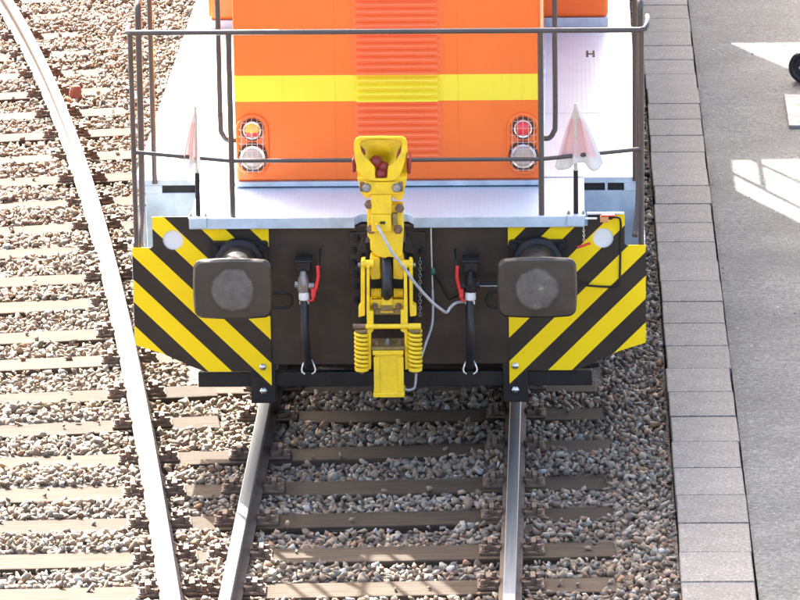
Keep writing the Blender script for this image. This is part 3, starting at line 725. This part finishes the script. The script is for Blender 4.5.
# bell-mouth head: lip plate with the V-shaped mouth, funnel walls behind it
outer = pxl(g8([(112, 150), (112, 105), (125, 72), (155, 57), (330, 53), (500, 57), (526, 72), (536, 100), (536, 140), (520, 240), (495, 330), (470, 375), (430, 400), (380, 410), (280, 410), (215, 400), (175, 372), (140, 320), (120, 240)], 340, 130), YC - .06)
mouth = pxl(g8([(158, 112), (172, 84), (330, 74), (482, 84), (499, 112), (488, 180), (452, 240), (385, 295), (378, 388), (282, 388), (275, 292), (240, 255), (195, 215), (168, 170)], 340, 130), YC - .06)
mb = MB(); mb.prism(outer, YC - .06, YC - .035, [mouth]); head = cb('head_lip', mb, 'coupler', .009, 40, 3)
mb = MB(); k = len(mouth); cxm, czm = sum(p[0] for p in mouth) / k, sum(p[1] for p in mouth) / k - .02
jc = at(381, 166, YC + .02); back_ = [(jc.x + (x - cxm) * .22, jc.z + (z - czm) * .22) for x, z in mouth]
vs = [(x, YC - .04, z) for x, z in mouth] + [(x, YC + .10, z) for x, z in back_]
mb.add(vs, [(i, (i + 1) % k, (i + 1) % k + k, i + k) for i in range(k)] + [tuple(range(k, 2 * k))])
fo = cb('funnel', mb, 'coupler', 0, 30)
sd_ = fo.modifiers.new('solid', 'SOLIDIFY'); sd_.thickness = .008; sd_.offset = 1
# side windows of the funnel and the red jaw
for pts in ([(164, 122), (200, 160), (205, 190), (190, 208), (170, 170)], [(492, 122), (465, 165), (455, 195), (450, 230), (484, 180)]):
    mb = MB(); mb.prism(pxl(g8(pts, 340, 130), YC - .03), YC - .038, YC - .03); cb('side_window', mb, 'jaw_red', 0, 0)
for (u, v, r) in ((376, 161.5, .036), (383.5, 166.5, .031), (381, 173.5, .038), (370.5, 162.5, .022)):
    c = at(u, v, YC - .02); mb = MB(); mb.lathe([(0, .001), (.08, r * .5), (.25, r * .85), (.5, r), (.75, r * .85), (.92, r * .5), (1, .001)], (c.x, c.y - r, c.z), (c.x, c.y + r, c.z), 18); cb('jaw', mb, 'jaw_red', 0, 60)
mb = MB(); a = at(408.5, 166, YC); mb.box(a.x - .01, a.x + .012, YC + .0, YC + .14, a.z - .05, a.z + .05); cb('side_lug', mb, 'jaw_red', .01)
mb = MB(); a = at(354, 166, YC); mb.box(a.x - .012, a.x + .01, YC + .0, YC + .14, a.z - .04, a.z + .04); cb('side_lug', mb, 'jaw_red', .01)
# body behind and below the head
mb = MB(); mb.prism(pxl([(357, 178), (407, 178), (405, 188), (403, 199), (397, 201), (393, 197), (371, 197), (366, 199), (361, 193)], YC - .03), YC - .03, YC + .16); cb('head_body', mb, 'coupler', .006, 0)
mb = MB(); mb.prism(pxl([(357, 146), (406, 146), (408.5, 172), (405, 181), (360, 181), (356, 172)], YC + .06), YC + .115, YC + .20); cb('head_back', mb, 'coupler', .006, 0)
mb = MB(); mb.prism(pxl([(362, 182), (402, 182), (401, 193.5), (398, 194.5), (366, 194.5), (362, 192)], YC - .055), YC - .055, YC - .02); cb('chin_plate', mb, 'coupler', .005, 0)
for (u, v) in ((366.5, 187.8), (396.5, 187.8)):
    c = at(u, v, YC - .06); mb = MB(); mb.lathe([(0, .026), (.6, .026), (1, .02)], (c.x, YC - .05, c.z), (c.x, YC - .078, c.z), 20); cb('pin', mb, 'dull_steel', 0)
    s = -1 if u < 380 else 1; mb = MB(); mb.box(c.x + s * .024 - .014, c.x + s * .024 + .012, YC - .066, YC - .05, c.z - .022, c.z + .034); cb('pin_clip', mb, 'rusty', .003)
cbox('neck', 371, 194.5, 391.5, 214.5, YC - .05, .12); cbox('neck_block', 371.5, 214.8, 391, 232, YC - .060, .10)
mb = MB(); mb.prism(pxl([(367, 204), (403, 206), (403.5, 234), (402, 256), (398, 258), (388, 257), (385, 258.5), (378, 256.5), (374, 254), (370.5, 250), (370, 240), (367.5, 236)], YC - .015), YC - .015, YC + .09); cb('arm', mb, 'coupler', .006, 0)
cbox('valve', 392.5, 214, 397, 226, YC - .05, .04, 'grime_plate')
for (u, v) in ((369, 205), (399.5, 209), (371, 230), (398, 230)):
    c = at(u, v, YC - .04); mb = MB(); mb.lathe([(0, .027), (.5, .027), (.55, .017), (1, .015)], (c.x, YC - .016, c.z), (c.x, YC - .055, c.z), 6); cb('arm_bolt', mb, 'rusty', 0, 0)
c = at(377, 223.5, YC - .07); mb = MB(); mb.cyl((c.x, YC - .05, c.z), (c.x, YC - .085, c.z - .01), .013, .012, 10); cb('cable_boss', mb, 'coupler', .002)
for u in (381.5, 384): c = at(u, 222.5, YC - .06); mb = MB(); mb.cyl((c.x, YC - .058, c.z), (c.x, YC - .068, c.z), .008, .008, 8); cb('plug', mb, 'under', 0)
# pivot block and side frames
mb = MB(); mb.prism(pxl([(370, 256), (380, 258), (381, 279), (371, 280), (369, 272)], YC + .02), YC + .02, YC + .12); cb('pivot_lug', mb, 'coupler', .008, 0)
mb = MB(); mb.prism(pxl([(393, 258), (403, 256), (405, 272), (403, 280), (393, 279)], YC + .02), YC + .02, YC + .12); cb('pivot_lug', mb, 'coupler', .008, 0)
for s, ua, ub in ((-1, 360.5, 365), (1, 408.5, 412.5)):
    mb = MB()
    if s < 0: pts = [(360.8, 261), (365, 260), (365, 306), (365, 316), (358.5, 317.5), (358.5, 308), (360.8, 305)]
    else: pts = [(408.8, 260), (412.4, 261), (412.8, 305), (416.2, 307), (416.5, 316), (410, 317), (409.4, 306)]
    mb.prism(pxl(pts, YC - .02), YC - .02, YC + .06); cb('side_frame', mb, 'coupler', .005, 0)
    ua_, ub_ = (361, 374) if s < 0 else (400, 413)
    a = at(ua_, 264, YC); b = at(ub_, 264, YC); mb = MB(); mb.cyl((a.x, YC + .0, a.z), (b.x, YC + .0, a.z), .024, .024, 16); cb('frame_boss', mb, 'coupler', .003)
    e = at(359 if s < 0 else 414.2, 265, YC); mb = MB(); mb.cyl((e.x - .006, YC, e.z), (e.x + .008, YC, e.z), .012, .012, 6); cb('frame_nut', mb, 'dull_steel', 0, 0)
    # long link plate with the forked lower end
    if s < 0: pts = [(366.6, 266), (369.4, 266), (369.6, 311), (373.4, 311), (373.4, 331), (371, 333), (371, 369), (368, 370), (367, 330), (366.6, 312)]
    else: pts = [(403.8, 266), (406.8, 266), (407.6, 312), (407.6, 330), (408.2, 369), (405.2, 370), (404.4, 333), (400.6, 331), (400.6, 310), (403.8, 310)]
    mb = MB(); mb.prism(pxl(pts, YC - .045), YC - .045, YC + .02); cb('link', mb, 'coupler', .003, 0)
# black looped hose in the pivot
mb = MB(); mb.tube(smoothpath([at(386, 255, YC + .07), at(386.2, 264, YC + .02), at(386.6, 275, YC - .025), at(387, 284, YC - .04), at(387, 291, YC - .03), at(387, 295.5, YC + .01), at(387, 293, YC + .06)], 5), .030, 16); cb('rubber_hose', mb, 'rubber', 0, 60)
mb = MB(); mb.box(at(370, 290, YC + .13).x, at(404, 290, YC + .13).x, YC + .13, YC + .2, at(380, 288, YC + .13).z, at(380, 256, YC + .13).z); cb('pivot_recess', mb, 'under', 0)
for u0, u1 in ((371, 381.5), (393.5, 403.5)):
    a = at(u0, 293, YC + .03); b = at(u1, 293, YC + .03); mb = MB(); kk = 6; pr = []
    for i in range(kk): pr += [((i + .05) / kk, .022), ((i + .3) / kk, .027), ((i + .7) / kk, .027), ((i + .95) / kk, .022)]
    mb.lathe(pr, (a.x, YC + .03, a.z), (b.x, YC + .03, a.z), 16); cb('torsion_spring', mb, 'coupler', 0, 40)
mb = MB(); mb.prism(pxl([(382.5, 292), (391.5, 292), (392.5, 304), (393.5, 313), (380, 313), (381.5, 304)], YC - .005), YC - .005, YC + .05); cb('tongue', mb, 'coupler', .004, 0)
cbox('tongue_plate', 380.5, 305.5, 393, 311.5, YC - .012, .012, 'grime_plate', .002)
cbox('cradle', 370, 299.5, 404.5, 309, YC + .012, .07); cbox('cradle_edge', 369, 309, 405.5, 315, YC + .004, .07, 'grime_plate', .004)
for u in (375, 398.5): c = at(u, 306.5, YC); mb = MB(); mb.lathe([(0, .02), (.6, .02), (.65, .011), (1, .01)], (c.x, YC + .012, c.z), (c.x, YC - .02, c.z), 6); cb('cradle_bolt', mb, 'rusty', 0, 0)
# cross rod and coil springs
a = at(365, 326.5, YC - .05); b = at(410, 326.5, YC - .05); mb = MB(); mb.cyl((a.x, YC - .05, a.z), (b.x, YC - .05, a.z), .0145, .0145, 16); cb('cross_rod', mb, 'coupler', 0)
a = at(408, 326.5, YC - .05); b = at(421, 326.5, YC - .05); mb = MB(); mb.cyl((a.x, YC - .05, a.z), (b.x, YC - .05, a.z), .019, .019, 16); cb('spring_hanger', mb, 'coupler', .003)
a = at(353, 326.5, YC - .05); b = at(366, 326.5, YC - .05); mb = MB(); mb.cyl((a.x, YC - .05, a.z), (b.x, YC - .05, a.z), .015, .015, 16); cb('spring_hanger', mb, 'rusty', .003)
for u in (361.2, 414.8):
    t0 = at(u, 331, YC - .05); t1 = at(u, 367.5, YC - .05); pts = []; turns = 8.5
    for i in range(int(turns * 16) + 1):
        g = i / 16 * 2 * math.pi; f = i / (turns * 16); pts.append((t0.x + .033 * math.cos(g), YC - .05 + .033 * math.sin(g), t0.z + (t1.z - t0.z) * f))
    mb = MB(); mb.tube(pts, .0108, 7); cb('coil_spring', mb, 'coupler', 0, 60)
    mb = MB(); mb.cyl((t0.x, YC - .05, t0.z + .012), (t0.x, YC - .05, t0.z - .004), .036, .036, 18); cb('spring_cup', mb, 'grime_plate', .002)
    mb = MB(); mb.cyl((t0.x, YC - .05, t1.z + .004), (t0.x, YC - .05, t1.z - .018), .040, .040, 18); cb('spring_cup', mb, 'coupler', .003)
    mb = MB(); mb.cyl((t0.x, YC - .05, t0.z), (t0.x, YC - .05, t1.z - .035), .012, .012, 8); cb('spring_rod', mb, 'rusty', 0)
# lower cylinder housing
a0 = at(374, 349, YC - .06); b0 = at(403.6, 398, YC - .06)
mb = MB(); mb.box(a0.x + .004, b0.x - .004, YC - .052, YC + .10, b0.z + .004, a0.z); cb('housing', mb, 'coupler', .004)
for u0, u1 in ((373.6, 380), (397.5, 404)):
    p = at(u0, 357, YC - .06); q = at(u1, 392.5, YC - .06); mb = MB(); mb.box(p.x, q.x, YC - .061, YC - .050, q.z, p.z); cb('housing_strip', mb, 'coupler', .0035)
cbox('housing_collar', 372.6, 350.5, 403.4, 355.5, YC - .068, .16); cbox('housing_foot', 373.4, 392.8, 404.4, 397.8, YC - .066, .16)
p = at(371, 349.5, YC - .07); q = at(405, 349.5, YC - .07)
mb = MB(); mb.box(p.x, q.x, YC - .07, YC + .12, p.z - .004, p.z + .012); cb('top_plate', mb, 'grime_plate', .003)
for u, v, r, mt in ((387.5, 341, .020, 'dull_steel'), (376.5, 342, .013, 'rusty'), (399.5, 342, .013, 'rusty')):
    c = atz(u, v + 3, p.z + .012); mb = MB(); mb.lathe([(0, r), (.5, r), (.55, r * .6), (1, r * .5)], (c.x, c.y, p.z + .012), (c.x, c.y, p.z + .045), 6 if r < .02 else 14); cb('top_bolt', mb, mt, 0, 0)
# mounting plate with bolts and dark bracket on the beam
mb = MB(); p = at(349, 232, .0); q = at(427, 330, .0); mb.box(p.x, q.x, -.008, .011, q.z, p.z); mp_ = mb.build('mounting_plate', M['beam'], loco, bevel=.004)
bm_ = MB(); bm_.lathe([(0, .02), (.5, .02), (.55, .012), (1, .011)], (0, 0, 0), (0, -.03, 0), 6); bolt_me = bm_.mesh('plate_bolt', M['black'], 0)
for (u, v) in ((356.5, 238), (353.5, 250), (353.5, 262.5), (356, 274), (356.5, 286), (356, 300), (422, 250.5), (422, 262), (422.5, 275), (422, 288), (422, 300)):
    c = at(u, v, -.01); link_copy('plate_bolt', bolt_me, loco, (c.x, -.008, c.z))
mb = MB(); mb.box(-.165, .135, YC + .14, -.008, .72, 1.10); mb.box(-.13, .10, YC + .14, -.008, 1.10, 1.24); cb('bracket', mb, 'black', .006)
for s, u in ((-1, 366), (1, 405)):
    pts = [(at(u + s * (-2), 252, YC + .1).x, at(u, 252, YC + .1).z), (at(u + s * 9, 254, YC + .1).x, at(u, 254, YC + .1).z), (at(u + s * 3, 240, YC + .1).x, at(u, 238, YC + .1).z)]
    mb = MB(); mb.prism(pts, YC + .1, YC + .13); cb('gusset', mb, 'black', .002, 0)

# cables, rope and chain by the coupler
def cable(name, pts, r, mt, n=9):
    mb = MB(); mb.tube(smoothpath(pts, 6), r, n); return mb.build(name, M[mt], loco, smooth=60)
cable('control_cable', [at(377.5, 226, YC - .085), at(383, 236, YC - .12), at(392, 252, YC - .14), at(403, 266, YC - .12), at(415, 283, YC - .08), at(430, 300, -.42), at(440, 308.5, -.38), at(446.5, 313), ] if False else
      [at(377.5, 226, YC - .085), at(383, 236, YC - .12), at(392, 252, YC - .14), at(403, 266, YC - .12), at(415, 283, YC - .08), at(430, 300, -.42), at(440, 308.5, -.38), at(446.5, 312.5, -.33), at(450, 308, -.28), at(455, 303.5, -.22), at(461, 302, -.18), at(467, 302.5, -.16)], .0085, 'cable')
cable('pull_rope', [at(431, 227, -.03), at(431.3, 245, -.06), at(432, 270, -.08), at(432.6, 290, -.1)], .0045, 'rope')
cable('pull_rope', [at(432.6, 290, -.1), at(433, 306, -.12), at(432, 325, -.15), at(426, 343, -.2), at(421, 358, -.25), at(416.8, 370, -.28), at(415.5, 382, -.3), at(414, 388, -.34), at(409, 390, -.4), at(404.5, 389, -.44)], .0072, 'cable')
c = at(433, 271.5, -.085); mb = MB(); mb.lathe([(0, .006), (.3, .016), (.7, .016), (1, .006)], (c.x, c.y, c.z + .022), (c.x, c.y, c.z - .022), 12); mb.build('rope_knob', M['green'], loco)
mb = MB(); p0 = at(420, 258, -.2); p1 = at(420, 316, -.3); nl = 18
for i in range(nl):
    c = Vector(p0).lerp(Vector(p1), (i + .5) / nl); h = (p1 - p0).length / nl * .62
    ring = [(c.x + (.008 * math.cos(g) if i % 2 else 0), c.y + (0 if i % 2 else .008 * math.cos(g)), c.z + h * math.sin(g)) for g in [2 * math.pi * k / 10 for k in range(10)]]
    mb.tube(ring, .0027, 6, closed=True)
mb.build('chain', M['dull_steel'], loco)
cable('brake_wire', [at(433, 273, -.08), at(440, 283, -.05), at(446, 294, -.03), at(449, 299, -.03), at(455, 297, -.04), at(459, 295, -.06)], .0055, 'black')

# air hoses
def air_hose(s, u0, hu):
    h = bpy.data.objects.new('air_hose', None); COL.objects.link(h); h.parent = loco; c0 = at(u0, 285, -.16); h.location = c0; o = tuple(c0)
    def b(name, mb, mt, bv=.003, sm=35): return mb.build(name, M[mt], h, origin=o, bevel=bv, smooth=sm)
    x = at(u0, 285, -.16).x
    def X(u): return at(u, 285, -.16).x
    def Z(v): return at(u0, v, -.16).z
    mb = MB(); mb.box(x - .040, x + .040, -.15, -.004, Z(272.5), Z(263)); mb.box(x - .05, x + .05, -.155, -.01, Z(263), Z(261.5)); b('bracket', mb, 'black')
    mb = MB(); mb.cyl((x, -.17, Z(271)), (x, -.17, Z(277)), .016, .026, 14); mb.cyl((x, -.17, Z(277)), (x, -.17, Z(283)), .030, .036, 14); mb.cyl((x, -.17, Z(283)), (x, -.17, Z(291)), .040, .034, 8); mb.cyl((x - s * .06, -.17, Z(286)), (x + s * .05, -.17, Z(284)), .020, .020, 12); mb.cyl((x, -.01, Z(284)), (x, -.2, Z(286)), .026, .024, 14)
    b('angle_cock', mb, 'black' if s > 0 else 'dull_steel', 0)
    mb = MB(); mb.lathe([(0, .026), (.1, .031), (.6, .032), (.7, .026), (1, .029)], (x - s * .002, -.172, Z(291)), (x - s * .004, -.176, Z(303)), 18); b('clamp_ring', mb, 'white', 0)
    dx = hu - u0
    mb = MB(); P_ = [(hu, 266), (hu + dx * .02, 278), (hu - dx * .12, 287), (hu - dx * .25, 293), (hu - dx * .35, 300), (hu - dx * .62, 301)]
    pts = [at(u, v, -.205) for u, v in P_]
    mb.tube(pts, [.0105, .0105, .011, .010, .009, .008], 8); mb.box(X(hu - dx * .30) - .012, X(hu - dx * .30) + .012, -.222, -.19, Z(293) - .02 + .01, Z(287)); b('cock_handle', mb, 'red', .002)
    cable_ = MB(); cable_.tube([at(hu, 267, -.2), at(hu + dx * .12, 258, -.1), at(hu + dx * .15, 249, -.02)], .006, 8); b('handle_rod', cable_, 'black', 0)
    path = [at(u0 - .6 * s, 300, -.176), at(u0 - .9 * s, 312, -.20), at(u0 + (1 if s < 0 else 0), 330, -.22), at(u0 + (2.5 if s < 0 else -.5), 348, -.20), at(u0 + (4 if s < 0 else -1), 361, -.15), at(u0 + (5 if s < 0 else -1), 366, -.11)]
    mb = MB(); mb.tube(smoothpath(path, 6), .0245, 16); b('hose', mb, 'rubber', 0, 60)
    e = path[-1]
    for d in (-.03, .035):
        mb = MB(); mb.tube(smoothpath([(e.x + d * .6, e.y - .03, e.z + .045), (e.x + d, e.y - .045, e.z + .02), (e.x + d * 1.2, e.y - .05, e.z - .015), (e.x + d * .6, e.y - .055, e.z - .032)], 4), .006, 8); b('hose_hook', mb, 'steel', 0, 60)
air_hose(-1, 303.5, 318); air_hose(1, 470.8, 457.2)
# loops and rods beside the buffers
def rod(name, pts, r=.008, mt='black'): mb = MB(); mb.tube(pts, r, 8); return mb.build(name, M[mt], loco, smooth=60)
rod('grab_loop', smoothpath([at(270, 293, -.1), at(283, 293, -.1), at(291, 296, -.1), at(291, 304, -.1), at(286, 307.5, -.1), at(270, 307.5, -.1)], 4))
rod('grab_loop', smoothpath([at(500, 291.5, -.1), at(492, 292.5, -.1), at(487, 297, -.1), at(487, 303, -.1), at(491, 307, -.1), at(500, 307, -.1)], 4))
rod('pipe', [at(480, 283.5, -.08), at(510, 283.5, -.08)], .010); rod('pipe', [at(476, 286, -.1), at(500, 286, -.1)], .006, 'dull_steel')

# small fittings on the right-hand corner
rod('lamp_cable', smoothpath([at(612, 217.5, -.05), at(617, 217.5, -.05), at(620.5, 221, -.03), at(620.5, 240, -.012), at(620, 268, -.012), at(619, 283, -.012), at(613, 286.5, -.012), at(600, 286.5, -.012), at(588, 285.5, -.03), at(580, 285, -.05)], 5), .0065, 'black')
p = at(600, 221.5, -.05); q = at(608.5, 215.5, -.05); mb = MB(); mb.box(p.x, q.x, -.075, -.03, p.z, q.z); mb.build('plug_box', M['plug_orange'], loco, bevel=.004)
mb = MB(); mb.box(p.x + .005, q.x + .035, -.078, -.028, q.z + .0005, q.z + .008); mb.build('plug_cover', M['red'], loco, bevel=.002)
p = at(587, 214.2, 0); q = at(627.5, 214.2, 0); mb = MB(); mb.box(p.x, 1.353, -.012, .012, 1.3225, 1.334); mb.build('edge_strip', M['white'], loco, bevel=.002)
rod('plug_pin', [at(585, 218.5, -.05), at(592, 218.5, -.05), at(597, 218.5, -.05)], .006, 'white'); rod('plug_collar', [at(608.5, 217.5, -.05), at(612.5, 217.5, -.05)], .013, 'black')
mb = MB(); p0 = at(583.5, 227, -.055); p1 = at(584, 241, -.055)
for i in range(6):
    c = Vector(p0).lerp(Vector(p1), (i + .5) / 6); ring = [(c.x + (.006 * math.cos(g) if i % 2 else 0), c.y + (0 if i % 2 else .006 * math.cos(g)), c.z + .011 * math.sin(g)) for g in [2 * math.pi * k / 8 for k in range(8)]]; mb.tube(ring, .0022, 5, closed=True)
mb.build('tag_chain', M['steel'], loco)
a = at(577.5, 247.5, -.05); b = at(590.5, 243, -.05); mb = MB(); mb.cyl(a, b, .008, .007, 8); mb.build('red_tag', M['red'], loco)

# ------------------------------------------------------------------ signal flags in holders on the deck corners
def flag(cx, label, spread, seed):
    g = random.Random(seed); zb = DZ + .002
    f = thing('signal_flag', label, 'flag', (cx, .0, zb + .03), 'flags at the front corners of the locomotive')
    o = (cx, 0, zb + .03)
    mb = MB(); mb.cyl((cx, 0, zb + .02), (cx, 0, 1.98), .0115, .0085, 10); mb.build('stick', M['wood_pole'], f, origin=o)
    me_v = []; cl_ = []; nu, nv = 41, 26
    for j in range(nv):
        v = j / (nv - 1)
        for i in range(nu):
            u = i / (nu - 1); ph = u * 2 * math.pi * 2.6 + seed
            wl, wr = spread
            bot = .365 + .022 * math.cos((u - .2) * 2 * math.pi * 1.7) - .03 * u
            x = cx + (-wl + (wl + wr) * u) * (v ** .85) + .006 * math.sin(ph * 1.3 + 3 * v) * v
            y = .026 - .075 * u * v + .026 * math.sin(ph) * v ** .7
            z = 1.965 - v * bot - .02 * abs(u - .4) * v
            me_v.append((x, y, z)); cl_.append(1. if (1.672 < z < 1.885 and u < .92) else 0.)
    mb = MB(); mb.add(me_v, [(j * nu + i, j * nu + i + 1, (j + 1) * nu + i + 1, (j + 1) * nu + i) for j in range(nv - 1) for i in range(nu - 1)])
    c = mb.build('cloth', M['flag'], f, origin=o, smooth=80); c['label'] = 'faded red and white flag cloth'
    a_ = c.data.attributes.new('cloth', 'FLOAT', 'POINT'); a_.data.foreach_set('value', cl_)
    sm_ = c.modifiers.new('solid', 'SOLIDIFY'); sm_.thickness = .0018
    # the holder belongs to the locomotive
    h = bpy.data.objects.new('flag_holder', None); COL.objects.link(h); h.parent = loco; h.location = (cx, 0, zb)
    mb = MB(); mb.lathe([(0, .0145), (1, .0135)], (cx, 0, zb + .006), (cx, 0, zb + .262), 14); mb.build('socket', M['black'], h, origin=(cx, 0, zb))
    mb = MB(); mb.box(cx - .055, cx + .055, -.05, .035, zb, zb + .006); mb.box(cx - .05, cx + .05, -.058, -.047, zb - .055, zb + .004); mb.build('bracket', M['grey'], h, origin=(cx, 0, zb), bevel=.002)
    for dx in (-.042, .042): mb = MB(); mb.lathe([(0, .011), (.6, .011), (.65, .006), (1, .006)], (cx + dx, -.01, zb + .006), (cx + dx, -.01, zb + .026), 6); mb.build('bolt', M['dull_steel'], h, origin=(cx, 0, zb), smooth=0)
flag(-1.105, 'faded flag hanging limp at the locomotive corner beside the lamp with the painted amber reflection', (.125, .025), 1.3)
flag(1.075, 'pink and white flag draped wide at the locomotive corner beside the red lamp', (.125, .165), 4.1)

# ------------------------------------------------------------------ odds and ends
c = atz(75, 97, -.15); t_ = thing('reddish_block', 'reddish brick-coloured stone lying beside the curved rail', 'stone', (c.x, c.y, -.16)); 
mb = MB(); mb.lathe([(0, .035), (.15, .05), (.6, .047), (.9, .035), (1, .012)], (c.x, c.y, -.165), (c.x + .01, c.y + .01, -.055), 9); mb.build('block', M['red_stone'], t_, smooth=0, bevel=.006)
c = atz(806, 84, -.13); yd = c.y
t_ = thing('steel_disc', 'dark round steel disc with a centre hole at the right edge of the picture', 'disc', (c.x, yd, -.13)); cz = -.13 + .128
mb = MB(); mb.lathe([(0, .06), (0, .105), (.1, .122), (.3, .128), (.8, .128), (1, .12), (1, .10), (.8, .085), (.8, .04), (1, .032), (1, .014), (0, .014)], (c.x, yd + .07, cz), (c.x - .01, yd, cz), 40, caps=False); mb.build('disc', M['disc_dark'], t_)
mb = MB(); mb.cyl((c.x - .044, yd + .0, cz + .002), (c.x - .046, yd - .012, cz + .002), .014, .012, 12); mb.build('stud', M['steel'], t_)
a = atz(784, 97, -.12); b = atz(789, 128, -.12)
t_ = thing('concrete_slab', 'small pale concrete slab lying flat on the yard at the right edge', 'slab', (a.x + .3, (a.y + b.y) / 2, -.13))
mb = MB(); vs = [(b.x, b.y), (b.x + .62, b.y - .02), (a.x + .60, a.y), (a.x + .0, a.y + .0)]
mb.add([(x, y, -.15) for x, y in vs] + [(x, y, -.098) for x, y in vs], [(3, 2, 1, 0), (4, 5, 6, 7)] + [(i, (i + 1) % 4, (i + 1) % 4 + 4, i + 4) for i in range(4)]); mb.build('slab_block', M['slab_pale'], t_, smooth=0, bevel=.008)
